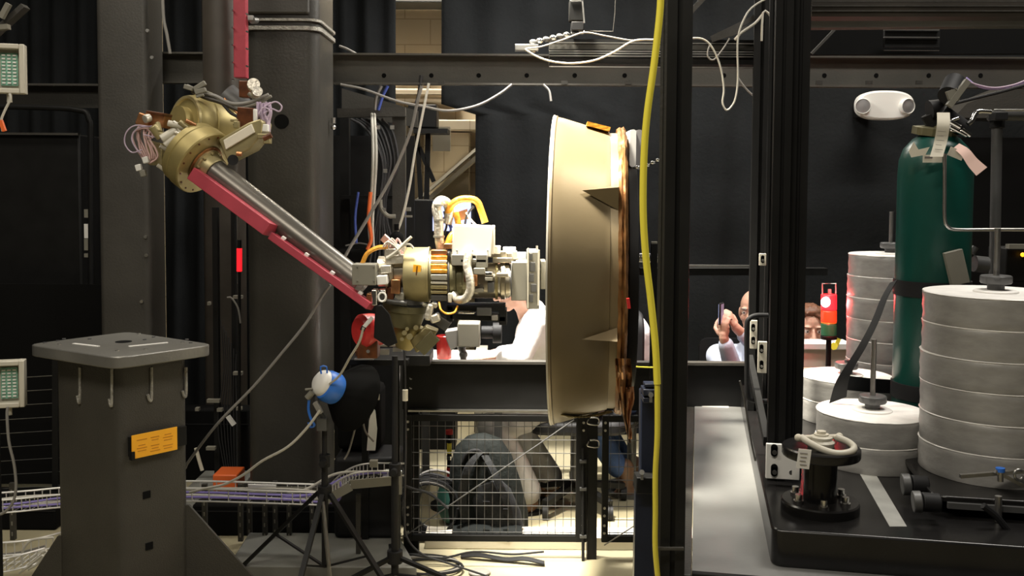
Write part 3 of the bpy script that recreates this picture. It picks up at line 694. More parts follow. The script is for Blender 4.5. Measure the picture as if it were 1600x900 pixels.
# upper bracket, arms and connectors above the elbow
add('upper_block', MB().box(P(387, 185, 4.1), (px(26, 4.1), .08, px(32, 4.1)), m=Matrix.Rotation(R(4), 3, 'Y')), 'brown', bevel=.004)
add('upper_block', MB().box(P(384, 140, 4.15), (px(16, 4.1), .06, px(26, 4.1))), 'brown', bevel=.004)
add('joint_cover', MB().cyl(P(352, 150, 4.25), P(380, 172, 4.25), px(22, 4.2), px(20, 4.2), n=28), 'knob')
for pts, w_, m in (([(292, 134), (312, 144), (336, 150), (362, 162), (390, 160), (420, 148)], 6, 'cable'), ([(300, 138), (330, 147), (366, 168), (395, 164), (424, 150)], 5, 'greyb'),
                   ([(300, 142), (320, 152), (345, 160), (372, 172)], 7, 'tubed'), ([(346, 160), (360, 176), (372, 184), (366, 196)], 5, 'cabled'),
                   ([(350, 154), (372, 178), (388, 196)], 4, 'copper'), ([(388, 146), (402, 156), (416, 160)], 6, 'greyb')):
    add('cable_harness', MB().tube(pp(pts, 4.08), px(w_, 4.08)/2, 8), m)
add('connector', MB().bar(P(288, 135, 4.05), P(302, 139, 4.05), .022, .02).bar(P(303, 140, 4.05), P(321, 129, 4.05), .016, .02).bar(P(305, 145, 4.05), P(322, 140, 4.05), .02, .02).bar(P(306, 150, 4.05), P(318, 146, 4.05), .012, .02), 'greyb', bevel=.003)
add('ring_connector', MB().lathe([(.016, 0), (.026, 0), (.026, .025), (.016, .025)], P(396, 134, 4.05), (.3, -1, .2), 20).lathe([(.012, 0), (.022, 0), (.022, .03), (.012, .03)], P(400, 146, 4.05), (.5, -1, .3), 20), 'whitef')
add('connector', MB().box(P(400, 205, 4.0), (.02, .02, .05)).box(P(370, 195, 4.0), (.02, .03, .03)).box(P(366, 188, 4.02), (.03, .02, .012)), 'gold2', bevel=.003)
rs = random.Random(3)
mb = MB()
for k in range(9):
    x = 402+k*2.4; mb.tube(pp([(x, 160+rs.uniform(-2, 2)), (x+rs.uniform(-4, 4), 176), (x+rs.uniform(-3, 3), 190), (x-2+rs.uniform(-2, 2), 206)], 4.0+.006*(k % 3)), .005, 6, 4)
mb.tube(pp([(414, 166), (430, 159), (440, 166), (436, 174), (424, 170), (412, 178)], 3.99), .0035, 6, 6).tube(pp([(404, 178), (412, 168), (422, 174), (416, 186)], 3.98), .0035, 6, 6)
add('wire_bundle', mb, 'lilac')
add('wire_plug', MB().box(P(414, 200, 3.97), (.03, .03, .03)).box(P(399, 182, 3.97), (.014, .02, .06)), 'white', bevel=.003)
# left cluster between the drums
add('cluster_box', MB().box(P(247, 189, 4.05), (px(30, 4), .09, px(20, 4)), m=Matrix.Rotation(R(8), 3, 'Y')), 'copper', bevel=.003)
add('cluster_lid', MB().box(P(249, 178, 4.03), (px(28, 4), .1, px(4, 4)), m=Matrix.Rotation(R(8), 3, 'Y')), 'brown', bevel=.002)
for a, b, r_, m in (((238, 197), (252, 215), 9, 'gold2'), ((252, 218), (276, 204), 9, 'cream'), ((258, 228), (284, 206), 7, 'cream'), ((262, 192), (292, 200), 6, 'cream'), ((280, 190), (300, 206), 5, 'gold2'),
                    ((226, 186), (234, 184), 8, 'whitef'), ((250, 206), (246, 192), 5, 'gold2'), ((270, 190), (284, 200), 4, 'whitef'), ((290, 188), (306, 196), 4, 'copper'), ((272, 206), (286, 214), 5, 'whitef')):
    add('connector', MB().cyl(P(*a, 3.93), P(*b, 3.95), px(r_*.8, 4), n=18), m, bevel=.003)
add('connector', MB().box(P(226, 188, 4.0), (.05, .05, .05), m=Matrix.Rotation(R(20), 3, 'Y')), 'copper', bevel=.004)
add('side_plate', MB().prism([(0, 0), (px(22, 4), 0), (px(20, 4), px(34, 4)), (px(-6, 4), px(40, 4))], P(232, 258, 4.02), XA, ZA, YA, 0, .05), 'gold2', bevel=.004)
for a, b in (((250, 228), (264, 236)), ((246, 258), (260, 268)), ((272, 200), (283, 208)), ((258, 246), (266, 250))):
    add('stand_off', MB().cyl(P(*a, 3.96), P(*b, 3.98), .008, n=10), 'cream')
for k in range(9):
    x = 216+k*3
    add('wire_loop', MB().tube(pp([(238, 200+k*2), (x-2, 196+rs.uniform(0, 8)), (x-6+rs.uniform(-4, 4), 214), (x+rs.uniform(-4, 4), 232), (x+6, 246), (226+k, 255)], 3.98+.008*(k % 4)), .004, 6, 5), 'pink')
for pts in ([(236, 198), (212, 196), (198, 206), (195, 224), (206, 238), (222, 234)], [(238, 197), (216, 200), (206, 214), (210, 228), (220, 240)], [(224, 210), (240, 214), (250, 216), (256, 222), (262, 216)]):
    add('wire_loop', MB().tube(pp(pts, 3.96), .0028, 6, 6), 'lilac')
for x, y in ((228, 250), (217, 262), (224, 271)):
    add('hanging_plug', MB().box(P(x, y, 3.97), (px(9, 4), .02, px(10, 4)), m=Matrix.Rotation(R(-15), 3, 'Y')), 'white' if y != 271 else 'greyb', bevel=.003)

# wrist, tool end and everything carried on it: axes run left to right
def hc(name, xa, xb, yc, r_, m, d=0, prof=None, parent=A, label=None, n=44, bevel=0, ra=None):
    a, b = E(xa, yc, d), E(xb, yc, d)
    if prof:
        L = (b-a).length; return add(name, MB().lathe([(u(r_)*q, L*h) for q, h in prof], a, b-a, n), m, parent, label, bevel)
    return add(name, MB().cyl(a, b, u(r_), u(ra) if ra else None, n), m, parent, label, bevel)
def hb(name, x0, y0, x1, y1, m, d=0, dep=.06, parent=A, label=None, bevel=.003, rot=0):
    return add(name, MB().box(E((x0+x1)/2, (y0+y1)/2, d), (u(x1-x0), dep, u(y1-y0)), m=Matrix.Rotation(R(rot), 3, 'Y')), m, parent, label, bevel)
bx_ = hb('grey_box', 553, 412, 589, 444, 'greyb', -.1, .08)
for x in (558, 584):
    for y in (417, 439): hb('screw', x-1, y-1, x+1, y+1, 'alu', -.142, .006, bx_, bevel=0)
hc('wrist_barrel', 590, 636, 424, 30, 'satin', 0, [(.55, 0), (.8, .05), (.8, .3), (.95, .32), (.95, .6), (.85, .62), (.85, 1)])
for k, (x0, y0, x1, y1, m, d) in enumerate(((590, 430, 606, 444, 'white', -.1), (602, 388, 624, 402, 'whitef', -.05), (604, 398, 632, 412, 'whitef', -.06), (612, 436, 626, 458, 'copper', -.07), (596, 414, 612, 426, 'whitef', -.08),
        (626, 380, 634, 400, 'whitef', -.03), (592, 452, 604, 470, 'chrome', -.09), (618, 456, 632, 468, 'greyb', -.06), (606, 448, 616, 468, 'brown', -.06), (574, 458, 590, 470, 'copper', -.1), (582, 452, 590, 476, 'chrome', -.11))):
    hb('fitting', x0, y0, x1, y1, m, d, .05, rot=(k*7 % 13)-6)
for a, b, r_ in (((594, 458), (600, 470), 4), ((604, 470), (636, 474), 4), ((616, 466), (630, 476), 3)):
    add('fitting', MB().cyl(E(*a, -.08), E(*b, -.08), u(r_)), 'knob', bevel=.001)
add('shackle_ring', MB().tube([E(597+6*math.cos(a*PI/6), 464+7*math.sin(a*PI/6), -.12) for a in range(13)], u(1.6), 8, 0), 'white')
add('wire_loop', MB().tube(pp([(566, 412), (574, 396), (590, 387), (606, 386)], 3.68), u(3.5), 8), 'kapton')
add('wire_loop', MB().tube(pp([(604, 404), (620, 392), (636, 376), (643, 370)], 3.66), u(2.2), 8).tube(pp([(612, 400), (630, 384), (640, 382), (646, 388)], 3.66), u(1.8), 8), 'cablew')
add('red_tab', MB().bar(E(598, 370, -.05), E(618, 388, -.05), u(12), .01, up=(0, 1, .6)).bar(E(614, 384, -.05), E(630, 396, -.05), u(8), .01), 'pink')
for k in range(6):
    add('wire_loop', MB().tube(pp([(598+k*4, 386), (606+k*3, 376+rs.uniform(-4, 6)), (618+k*2, 386), (626, 398+k)], 3.66+.01*k), u(1.7), 6, 4), 'pink' if k % 2 else 'whitef')
g = hc('gold_ring_drum', 634, 672, 429, 43, 'gold2', 0, [(.8, 0), (.98, .0), (1, .03), (1, .93), (1.02, .94), (1.02, 1.0), (.85, 1.0), (.7, .95)])
hb('warning_label', 645, 414, 657, 436, 'ylabel', -.104, .003, g, 'orange label with a dark stripe', 0, 6)
hb('label_stripe', 650, 416, 651.6, 434, 'brown', -.1065, .001, g, None, 0, 6)
hc('dark_flange', 672, 680, 430, 39, 'olive', 0); hc('clamp_core', 678, 700, 431, 32, 'knob', 0)
for k, (y0, y1, m) in enumerate(((390, 398, 'copper'), (399, 405, 'kapton'), (406, 411, 'cream'), (412, 419, 'kapton'), (420, 426, 'kapton'), (428, 437, 'greyb'), (439, 443, 'cream'), (445, 451, 'gold2'), (453, 458, 'gold2'), (460, 469, 'knob'))):
    hb('clamp_band', 674, y0, 699, y1, m, -.055-.035*math.sin(PI*(y0-385)/90), .05)
hc('dark_flange', 699, 704, 432, 40, 'knob', 0); hb('flange_tab', 700, 458, 706, 472, 'cream', -.1, .02)
hc('wide_drum', 704, 736, 432, 38, 'olive', 0, [(.9, 0), (1, .02), (1, .3), (.9, .34), (.9, .6), (1, .64), (1, 1)])
bxw = hb('white_box', 709, 352, 769, 397, 'white', -.02, .17, label='bright white box on top of the wrist', rot=3)
hb('box_side', 768, 353, 773, 395, 'card', -.02, .16, bxw)
for x in (714, 738, 762): hb('screw', x-1, 391, x+1, 393, 'alu', -.107, .004, bxw, bevel=0)
hb('mount_flange', 706, 397, 738, 414, 'greyb', -.09, .06); hb('mount_flange', 744, 397, 762, 417, 'greyb', -.09, .06); hb('mount_flange', 720, 404, 760, 410, 'greyb', -.1, .04)
add('sleeved_hose', MB().tube([E(*q) for q in ((732, 396, -.12), (730, 415, -.13), (734, 435, -.14), (735, 452, -.14), (728, 466, -.13), (716, 468, -.1), (708, 460, -.08))], u(6.5), 14), 'whitef')
hc('tool_barrel', 736, 792, 438, 28, 'satin', 0, [(.95, 0), (1, .02), (1, .7), (.9, .72), (.9, .8), (1.0, .82), (1.0, 1.0)])
hc('tool_collar', 774, 778, 438, 30, 'gold2', 0); hc('tool_band', 779, 800, 438, 26, 'alu', 0)
hc('tool_band', 782, 796, 437, 31, 'satin', 0, [(.9, 0), (1, .1), (1, .5), (.92, .6), (.92, 1)])
for x0, y0, x1, y1, m, d in ((758, 392, 792, 402, 'satin', 0), (764, 384, 782, 396, 'white', -.02), (786, 386, 806, 396, 'white', 0), (770, 402, 820, 410, 'satin', -.03), (792, 394, 822, 406, 'white', .02), (740, 418, 758, 428, 'greyb', -.1),
        (736, 428, 746, 446, 'copper', -.1), (758, 424, 770, 430, 'chrome', -.1), (758, 432, 770, 438, 'greyb', -.1), (776, 426, 794, 432, 'satin', -.1), (762, 440, 772, 456, 'knob', -.09), (740, 450, 756, 456, 'greyb', -.09), (798, 412, 800, 460, 'knob', -.1), (726, 420, 732, 440, 'brown', -.1), (800, 392, 808, 404, 'cream', -.05), (746, 406, 758, 418, 'knob', -.08)):
    hb('fitting', x0, y0, x1, y1, m, d, .05)
hb('end_box', 799, 407, 823, 466, 'greyb', -.03, .16); hb('end_box_side', 806, 405, 822, 409, 'cream', -.03, .14)
pl = hb('tool_plate', 823, 391, 842, 478, 'greyb', -.03, .2)
for y0, y1, x0, x1 in ((396, 406, 826, 832), (410, 424, 828, 836), (428, 440, 826, 834), (444, 456, 830, 838), (460, 472, 827, 833)):
    hb('plate_slot', x0, y0, x1, y1, 'knob', -.132, .006, pl, bevel=.001)
hb('plate_edge', 824, 389, 826, 480, 'cream', -.134, .008, pl, bevel=0); hb('plate_edge', 840, 392, 843, 476, 'cream', -.134, .008, pl, bevel=0)
add('guide_pin', MB().cyl(E(839, 392, -.05), E(839, 384, -.05), u(1.6)), 'alu', pl)
hc('coupling_shaft', 842, 862, 428, 14, 'olive', 0, [(.7, 0), (.7, .3), (1, .35), (1, .6), (.8, .65), (.8, 1)]); hb('coupling_block', 844, 406, 852, 450, 'greyb', 0, .1)
# cable arches above the white box
wl = add('white_sleeve', MB().tube([E(*q) for q in ((690, 392, -.02), (686, 370, -.03), (685, 345, -.03), (682, 325, -.02), (687, 314, 0), (697, 316, .02), (702, 330, .03), (699, 350, .03))], u(7.5), 14), 'whitef')
for a, b in ((371, 9), (345, 8.6), (322, 8.4)): add('tie_band', MB().cyl(E(686, a, -.03), E(686, a-3, -.03), u(b)), 'greyb', wl)
add('amber_sleeve', MB().tube([E(*q) for q in ((701, 350, .04), (700, 334, .03), (706, 320, .0), (718, 312, 0), (735, 311, 0), (746, 316, 0), (752, 330, 0), (758, 348, 0))], u(5.5), 12), 'kapton')
add('amber_sleeve', MB().tube([E(*q) for q in ((698, 384, -.03), (704, 370, -.02), (712, 362, 0), (716, 350, .02), (712, 332, .03))], u(5), 12), 'kapton')
add('amber_panel', MB().prism([(0, 0), (u(22), u(4)), (u(20), u(20)), (u(2), u(14))], E(710, 346, .05), XA, ZA, YA, 0, .02), 'copper')
for pts, m in (([(706, 330), (716, 344), (724, 352)], 'white'), ([(728, 332), (736, 344), (744, 352)], 'white'), ([(692, 340), (704, 356), (700, 372)], 'cableb'), ([(704, 322), (700, 340), (706, 356)], 'cableb'), ([(740, 322), (730, 336), (726, 352)], 'cabled'), ([(694, 330), (698, 350), (694, 366)], 'cabled')):
    add('wire_loop', MB().tube(pp(pts, 3.78), u(1.8), 7), m)
hb('silver_bracket', 694, 380, 708, 388, 'copper', -.06, .05)
# underneath: sweeping joint band, gold housing, black side panel and frame
vaxis = (.12, -.05, 1)
add('lower_drum', MB().lathe([(u(33), 0), (u(36), .004), (u(36), -.022), (u(33), -.026), (u(31), -.05), (u(27), -.085), (u(20), -.09)], E(634, 475, .02), vaxis, 48), 'olive')
add('lower_ring', MB().lathe([(u(20), .0), (u(32), .004), (u(31), .03), (u(20), .03)], E(630, 472, .02), vaxis, 40), 'knob')
add('lower_housing', MB().lathe([(u(25), 0), (u(26), -.03), (u(20), -.07), (u(12), -.1)], E(640, 507, .04), (.25, 0, 1), 28), 'gold')
add('gold_elbow_plate', MB().prism([(0, 0), (u(24), u(22)), (u(44), u(14)), (u(22), -u(14)), (u(10), -u(20))], E(640, 532, -.02), XA, ZA, YA, 0, .08), 'gold2', bevel=.006)
add('olive_strut', MB().bar(E(656, 548, -.05), E(680, 524, -.05), .05, u(9), up=(0, 1, 0)), 'olive', bevel=.002)
for x, y, r_ in ((632, 520, 4), (640, 526, 5), (628, 530, 3), (650, 512, 4), (636, 514, 3)): add('fitting', MB().cyl(E(x, y, -.07), E(x, y, -.02), u(r_)), 'gold2')
add('black_side_panel', MB().prism([(0, u(62)), (u(10), u(64)), (u(22), u(50)), (u(34), u(6)), (u(20), 0), (-u(2), u(14))], E(586, 542, -.13), XA, ZA, YA, 0, .012), 'black', bevel=.002)
add('tool_frame', MB().bar(E(700, 479, 0), E(790, 479, 0), .1, u(9), up=(0, 0, 1)).bar(E(704, 492, 0), E(790, 496, 0), .1, u(8), up=(0, 0, 1)).bar(E(704, 476, 0), E(704, 500, 0), .1, u(10), up=(1, 0, 0)).bar(E(786, 482, 0), E(786, 505, 0), .1, u(12), up=(1, 0, 0)), 'black', bevel=.002)
hb('frame_rail', 716, 487, 742, 490, 'chrome', -.06, .02); hb('frame_block', 745, 480, 768, 492, 'knob', -.05, .05); hb('frame_block', 768, 492, 778, 500, 'cable', -.06, .03)
hb('foil_patch', 666, 474, 676, 500, 'whitef', -.08, .05, rot=12, bevel=.008); hb('foil_patch', 672, 490, 688, 503, 'whitef', -.08, .05, rot=-20, bevel=.008); hb('foil_patch', 674, 472, 684, 480, 'whitef', -.08, .04, rot=20, bevel=.006)
add('wire_loop', MB().tube([E(*q) for q in ((686, 472, -.1), (689, 484, -.12), (698, 490, -.12), (710, 488, -.12), (715, 478, -.1))], u(1.6), 8), 'kapton')
add('frame_clamp', MB().box(E(692, 504, -.04), (u(22), .05, u(16)), m=Matrix.Rotation(R(35), 3, 'Y')), 'knob', bevel=.003)

# ------------------------------------------------------------------ the tilted ring (large conical adapter)
ax = V(.996, -.086, 0).normalized(); rc = P(867, 421, DE)
ringt = thing('adapter_ring', 'large cream metal cone ring with amber foil skirt held by the robot arm', 'ring', V(rc.x+.15, rc.y, rc.z-.62))
N = 96
RL, RR, LL = .594, .535, .238
prof = [(RL-.03, .0), (RL+.004, -.002), (RL+.004, .008), (RL-.002, .012)]
for k in range(1, 11): 
    q = k/10; prof.append((RL+(RR-RL)*(q**1.0), .012+(LL*.86-.012)*q))
prof += [(RR, LL*.865), (RR-.004, LL*.87), (RR-.004, LL), (RR-.03, LL)]
obj('cone_shell', MB().lathe(prof, rc, ax, N), 'shell', ringt, angle=30)
obj('rim_flange', MB().lathe([(RL-.03, -.006), (RL+.006, -.006), (RL+.006, .0), (RL-.03, .0)], rc, ax, N), 'cream', ringt)
_, rx, ry = basis(ax)
up_ = ZA; nr = ax.cross(up_).normalized(); nr = nr if nr.y < 0 else -nr    # nr points at the viewer
def ringp(ang, r_, h): return rc+ax*h+(up_*math.sin(R(ang))+nr*math.cos(R(ang)))*r_
def fairing(ang, half, h0, lift):
    apex = ringp(ang, RL-.02, h0); hh = LL*.98
    a = ringp(ang+half, RR-.004, hh); b = ringp(ang-half, RR-.004, hh); top = ringp(ang, RR+lift, hh); tb = ringp(ang, RR-.03, hh)
    obj('fairing', MB().add([apex, a, top, b, tb], [(0, 1, 2), (0, 2, 3), (1, 4, 2), (2, 4, 3), (0, 4, 1), (0, 3, 4)]), 'shell', ringt, angle=20)
fairing(33, 5.5, LL*.46, .06); fairing(-19, 2.6, LL*.48, .05)
obj('clip_pad', MB().bar(ringp(80, RR+.034, LL*.5), ringp(80, RR+.012, LL*.86), .1, .016), 'kapton', ringt)
for k in range(14):
    a = -62-k*1.6; h0 = LL*(.18+k*.052)
    obj('edge_tape', MB().bar(ringp(a+3, RL+(RR-RL)*(h0/LL)+.003, h0), ringp(a, RL+(RR-RL)*((h0+.01)/LL)+.003, h0+.018), .02, .004), 'gold', ringt)
rn = random.Random(5)
def foilfn(r_, h, t_, k):
    w_ = noise.noise(V(math.cos(t_)*9, math.sin(t_)*9, k*.7)); w2 = noise.noise(V(math.cos(t_)*25, math.sin(t_)*25, k*1.7+3))
    return r_+.007*w_+.004*w2, h+.0025*w2+.002*w_
obj('foil_skirt', MB().lathe([(RR-.05, LL), (RR+.012, LL-.004), (RR+.018, LL+.006), (RR+.014, LL+.012), (RR+.02, LL+.02), (RR+.01, LL+.028), (RR-.02, LL+.03), (RR-.06, LL+.03)], rc, ax, 220, foilfn), 'foil', ringt, angle=25)
# hanging foil flap at the bottom
vs = []; fs = []
cols, rows = 9, 12
top_l, top_r = ringp(-50, RR, LL-.006), ringp(-50, RR, LL+.05)
for side in (0, 1):
    for j in range(rows+1):
        q = j/rows; y = 560+132*q; xl = 961+22*q**1.6; xr = 985-1*q+3*math.sin(q*7)
        for i in range(cols+1):
            p = i/cols; x = xl+(xr-xl)*p
            vs.append(P(x, y, 3.2+.3*q+.012*noise.noise(V(p*7, q*9, 0))*3+side*.003+.02*math.sin(p*9+q*3)))
nn = (rows+1)*(cols+1)
for j in range(rows):
    for i in range(cols):
        a = j*(cols+1)+i; fs += [(a, a+1, a+cols+2, a+cols+1), (nn+a+cols+1, nn+a+cols+2, nn+a+1, nn+a)]
for j in range(rows):
    for i in (0, cols): a = j*(cols+1)+i; fs.append((a, a+cols+1, nn+a+cols+1, nn+a))
obj('hanging_foil', MB().add(vs, fs), 'foil', ringt, angle=20)
vs = []; fs = []
for j in range(10):
    q = j/9; xl = 978+4*q; xr = 990+2*math.sin(q*8)-5*q
    for i in range(5):
        x = xl+(xr-xl)*i/4; vs.append(P(x, 604+82*q, 3.3+.01*math.sin(i*2+j)))
fs = [(j*5+i, j*5+i+1, j*5+i+6, j*5+i+5) for j in range(9) for i in range(4)]
def solid(o):
    s = o.modifiers.new('solid', 'SOLIDIFY'); s.thickness = .002
obj('hanging_foil', MB().add(vs, fs), 'copper', ringt, angle=20, mods=[solid])
# black backing plate behind the skirt, and its shaft to the frame
bc = rc+ax*(LL+.036)
obj('backing_plate', MB().lathe([(.43, 0), (.43, .035), (.1, .035)], bc+V(0, 0, -.02), ax, 64), 'black', ringt, bevel=.003)
obj('plate_pad', MB().prism(rrect(-.012, .012, -.07, .07, .01), bc+ax*.01+ZA*.47-V(0, .05, 0), XA, ZA, YA, -.06, .06), 'white', ringt)
obj('plate_pad_cover', MB().prism(rrect(-.014, .014, -.075, .075, .012), bc+ax*.035+ZA*.465-V(0, .05, 0), XA, ZA, YA, -.05, .07), 'smoke', ringt)
obj('support_shaft', MB().cyl(bc+ax*.03+V(0, 0, .05), bc+ax*.16+V(0, 0, .05), .018, n=24), 'chrome', ringt)
obj('red_tab', MB().bar(P(981, 466, 3.12), P(983, 482, 3.12), .01, .01), 'redd', ringt)

# ------------------------------------------------------------------ right hand test stand
TH = math.atan2(290, 1500)
UD, VD = V(math.cos(TH), -math.sin(TH), 0), V(math.sin(TH), math.cos(TH), 0)   # along the front edge, and into the room
RM = Matrix((UD, VD, ZA)).transposed()
ZD, ZPL = .70, .80
dk = G(1081, 893, ZD)
def rbox(o, u0, u1, v0, v1, z0, z1, mb=None):
    mb = mb or MB(); o = V(o.x, o.y, 0)
    return mb.prism([(u0, v0), (u1, v0), (u1, v1), (u0, v1)], o, UD, VD, ZA, z0, z1)
stand = thing('test_stand', 'black aluminium frame stand with grey deck carrying the weights at the right', 'frame', (dk.x+.6, dk.y+.9, 0))
S = stand
LD = (G(1076, 632, ZD)-dk).length
obj('deck', rbox(dk, 0, 1.5, 0, LD, ZD-.015, ZD), 'deck', S, bevel=.002)
obj('deck_edge', rbox(dk, 0, 1.5, -.02, 0, ZD-.06, ZD+.004), 'black', S, bevel=.003)
obj('deck_side_rail', rbox(dk, -.045, -.001, -.02, LD, ZD-.08, ZD-.002), 'steel', S, bevel=.003)
for a, b in ((.05, .05), (1.4, .05), (.05, LD-.1), (1.4, LD-.1)):
    o = V(dk.x, dk.y, 0)+UD*a+VD*b
    obj('leg', MB().profile(o, o+ZA*(ZD-.02), .08, up=VD), 'black', S)
cp_ = V(dk.x, dk.y, 0)+UD*.75+VD*LD*.5
obj('cross_rail', MB().bar(V(dk.x, dk.y, .3)+UD*.05+VD*.05, V(dk.x, dk.y, .3)+UD*1.4+VD*.05, .06, .06), 'black', S)
obj('tape_mark', MB().prism([(0, 0), (px(66, 4.2), 0), (px(66, 4.2), .03), (0, .03)], G(1074, 634, ZD), UD, VD, ZA, 0, .002), 'white', S)
pf = G(1206, 827, ZPL)
plu, plv = 1.2, 2.2
poly = rrect(0, plu, 0, plv, .03)
obj('base_plate', MB().prism(poly, V(pf.x, pf.y, 0), UD, VD, ZA, ZD, ZPL), 'blackg', S, 'thick glossy black base plate', bevel=.006)
# tall extrusions
def post(xt, yt, xb, yb, D, w_, z0=None, z1=3.3, m='black'):
    c = P(xb, yb, D); z0 = c.z if z0 is None else z0
    a = V(c.x, D, z0)
    return obj('upright', MB().profile(a, V(c.x, D, z1), w_, up=VD), m, S, bevel=0)
post(0, 0, 1051, 860, 2.45, .062, 0.0)
post(0, 0, 1031, 600, 2.62, .02, 0.0, 3.3, 'steel')
post(0, 0, 1211, 745, 2.93, .052, ZPL); post(0, 0, 1236, 745, 2.95, .056, ZPL)
post(0, 0, 1180, 640, 3.85, .065, ZPL)
post(0, 0, 1197, 640, 3.6, .03, ZPL)
def brk(x0, y0, x1, y1, D, slots):
    b = obj('corner_bracket', MB().box(P((x0+x1)/2, (y0+y1)/2, D), (px(x1-x0, D), .012, px(y1-y0, D)), m=RM), 'white' if D < 3 else 'cream', S, 'pale bracket plate with dark slots', bevel=.002)
    for x, y, h_ in slots:
        c = P(x, y, D-.007); r_ = px(5.2 if D < 3 else 3, D); hh = px(h_, D)/2-r_
        obj('slot', MB().cyl(c+ZA*hh, c+ZA*hh+V(0, .004, 0), r_, n=16).cyl(c-ZA*hh, c-ZA*hh+V(0, .004, 0), r_, n=16).box(c+V(0, .002, 0), (2*r_, .004, 2*hh)), 'blackm', b)
        obj('bolt', MB().cyl(c-ZA*hh*.6, c-ZA*hh*.6-V(0, .004, 0), r_*.7, n=12), 'alu', b)
brk(1197, 693, 1249, 749, 2.86, ((1210, 704, 20), (1210, 735, 20), (1236, 735, 20)))
brk(1186, 396, 1197, 415, 3.5, ((1192, 405, 12),)); brk(1172, 500, 1183, 545, 3.5, ((1177, 512, 12), (1177, 532, 12))); brk(1184, 533, 1198, 583, 3.4, ((1190, 545, 14), (1190, 570, 14)))
obj('seam_plate', MB().box(P(1048, 857, 2.4), (.066, .01, .006)), 'steel2', S)
# horizontal rails
def rail(a, b, w_, h_=None, m='black', name='rail'):
    return obj(name, MB().profile(a, b, w_) if h_ is None else MB().bar(a, b, w_, h_), m, S)
for ya, yb, m in ((62, 70, 'black'), (70, 79, 'steel'), (79, 92, 'black'), (92, 101, 'black')):
    rail(P(858, (ya+yb)/2, 3.9), P(1200, (ya+yb)/2+2, 3.9), .06, px(yb-ya-1, 3.9), m)
for y in (66.5, 79.5, 83, 87, 104):
    rail(P(858, y, 3.86), P(1200, y+2, 3.86), .004, px(1.6, 3.86), 'alu', 'rail_lip')
obj('rail_end', MB().box(P(1040, 80, 3.84), (px(9, 3.85), .02, px(34, 3.85))), 'steel2', S, bevel=.003)
rail(P(1000, 424, 3.95), P(1290, 424, 3.95), .05, px(11, 3.95)); rail(P(1060, 415, 3.92), P(1190, 416, 3.92), .01, px(3, 3.92), 'alu', 'rail_lip')
rail(P(1262, 12, 3.4), P(1700, 12, 3.4), .09, px(34, 3.4), 'tubed'); 
for y in (2, 9, 17): rail(P(1262, y, 3.35), P(1700, y, 3.35), .004, px(2, 3.35), 'steel2', 'rail_lip')
rail(P(1262, 33, 3.6), P(1700, 30, 3.6), .06, px(24, 3.6), 'beam'); rail(P(1262, 22, 3.56), P(1700, 20, 3.56), .01, px(2.5, 3.56), 'alu', 'rail_lip')
rail(P(1262, 66, 4.2), P(1700, 64, 4.2), .04, px(40, 4.2), 'blackm', 'valance_panel')
rail(P(1268, 84, 4.1), P(1310, 40, 4.1), .012, px(4, 4.1), 'steel2', 'diagonal_brace')
pb = obj('vent_plate', MB().box(P(1424, 60, 4.12), (px(85, 4.12), .02, px(28, 4.12))), 'black', S)
for y, h_ in ((46.5, 2.4), (58.5, 1.5), (79, .8)): obj('bright_edge', MB().box(P(1424, y, 4.1), (px(85, 4.12), .012, px(h_, 4.1))), 'alu' if y < 70 else 'steel2', pb)
obj('brace', MB().bar(P(1112, 60, 3.85), P(1195, 20, 3.85), .02, px(7, 3.85), up=(0, 1, 0)).bar(P(1112, 62, 3.82), P(1168, 44, 3.82), .02, px(4, 3.8), up=(0, 1, 0)).bar(P(1078, 20, 3.8), P(1106, -10, 3.8), .02, px(6, 3.8), up=(0, 1, 0)), 'steel2', S)
# D handle, lower guards
obj('handle', MB().tube(pp([(1200, 493), (1182, 493), (1171, 498), (1167, 510), (1167, 560), (1168, 614), (1176, 625), (1200, 627)], 3.3), px(4, 3.3), 12), 'rubber', S)
obj('guard_strip', MB().tube(pp([(1156, 595), (1162, 618), (1172, 680), (1180, 720)], 3.2), px(1.6, 3.2), 6), 'steel2', S)
obj('inner_track', MB().bar(P(1172, 560, 3.6), P(1198, 690, 2.95), .02, .03), 'black', S)
tp = MB()
a0, a1, b1, b0 = G(1341, 736, ZPL), G(1365, 736, ZPL), G(1417, 823, ZPL), G(1390, 823, ZPL)
obj('tape_strip', MB().prism([(p.x, p.y) for p in (a0, b0, b1, a1)], O0, XA, YA, ZA, ZPL, ZPL+.001), 'tape', S, 'strip of pale grey tape')
# carrier under the big stack
cs = P(1550, 755, 2.85); cs = V(cs.x, cs.y, 0)
ca = thing('weight_carrier', 'low black carrier plate with two round side buffers under the tallest front weights', 'carrier', (cs.x, cs.y, ZPL))
obj('plate', MB().prism(rrect(-.235, .5, -.3, .27, .04), V(cs.x, cs.y, 0), UD, VD, ZA, .838, .856), 'blackg', ca, bevel=.004)
obj('edge_trim', MB().prism(rrect(-.2, .5, -.312, -.3, .004), V(cs.x, cs.y, 0), UD, VD, ZA, .826, .842), 'knob', ca)
for uu in (-.13, .12, .38):
    for vv in (-.22, .18):
        o = V(cs.x, cs.y, 0)+UD*uu+VD*vv; obj('foot', MB().cyl(o+ZA*ZPL, o+ZA*.838, .03), 'rubber', ca)
for x, y, D, L in ((1409, 757, 2.72, 40), (1426, 784, 2.56, 42)):
    a = P(x, y, D); b = P(x+14, y+0, D-.005)
    bf_ = obj('buffer', MB().cyl(b, P(x+L, y+2, D-.01), px(15, D)), 'rubber', ca, bevel=.003)
    obj('buffer_cap', MB().cyl(P(x, y, D), b, px(17, D)), 'knob', bf_, bevel=.003)
o = P(1540, 770, 2.6)
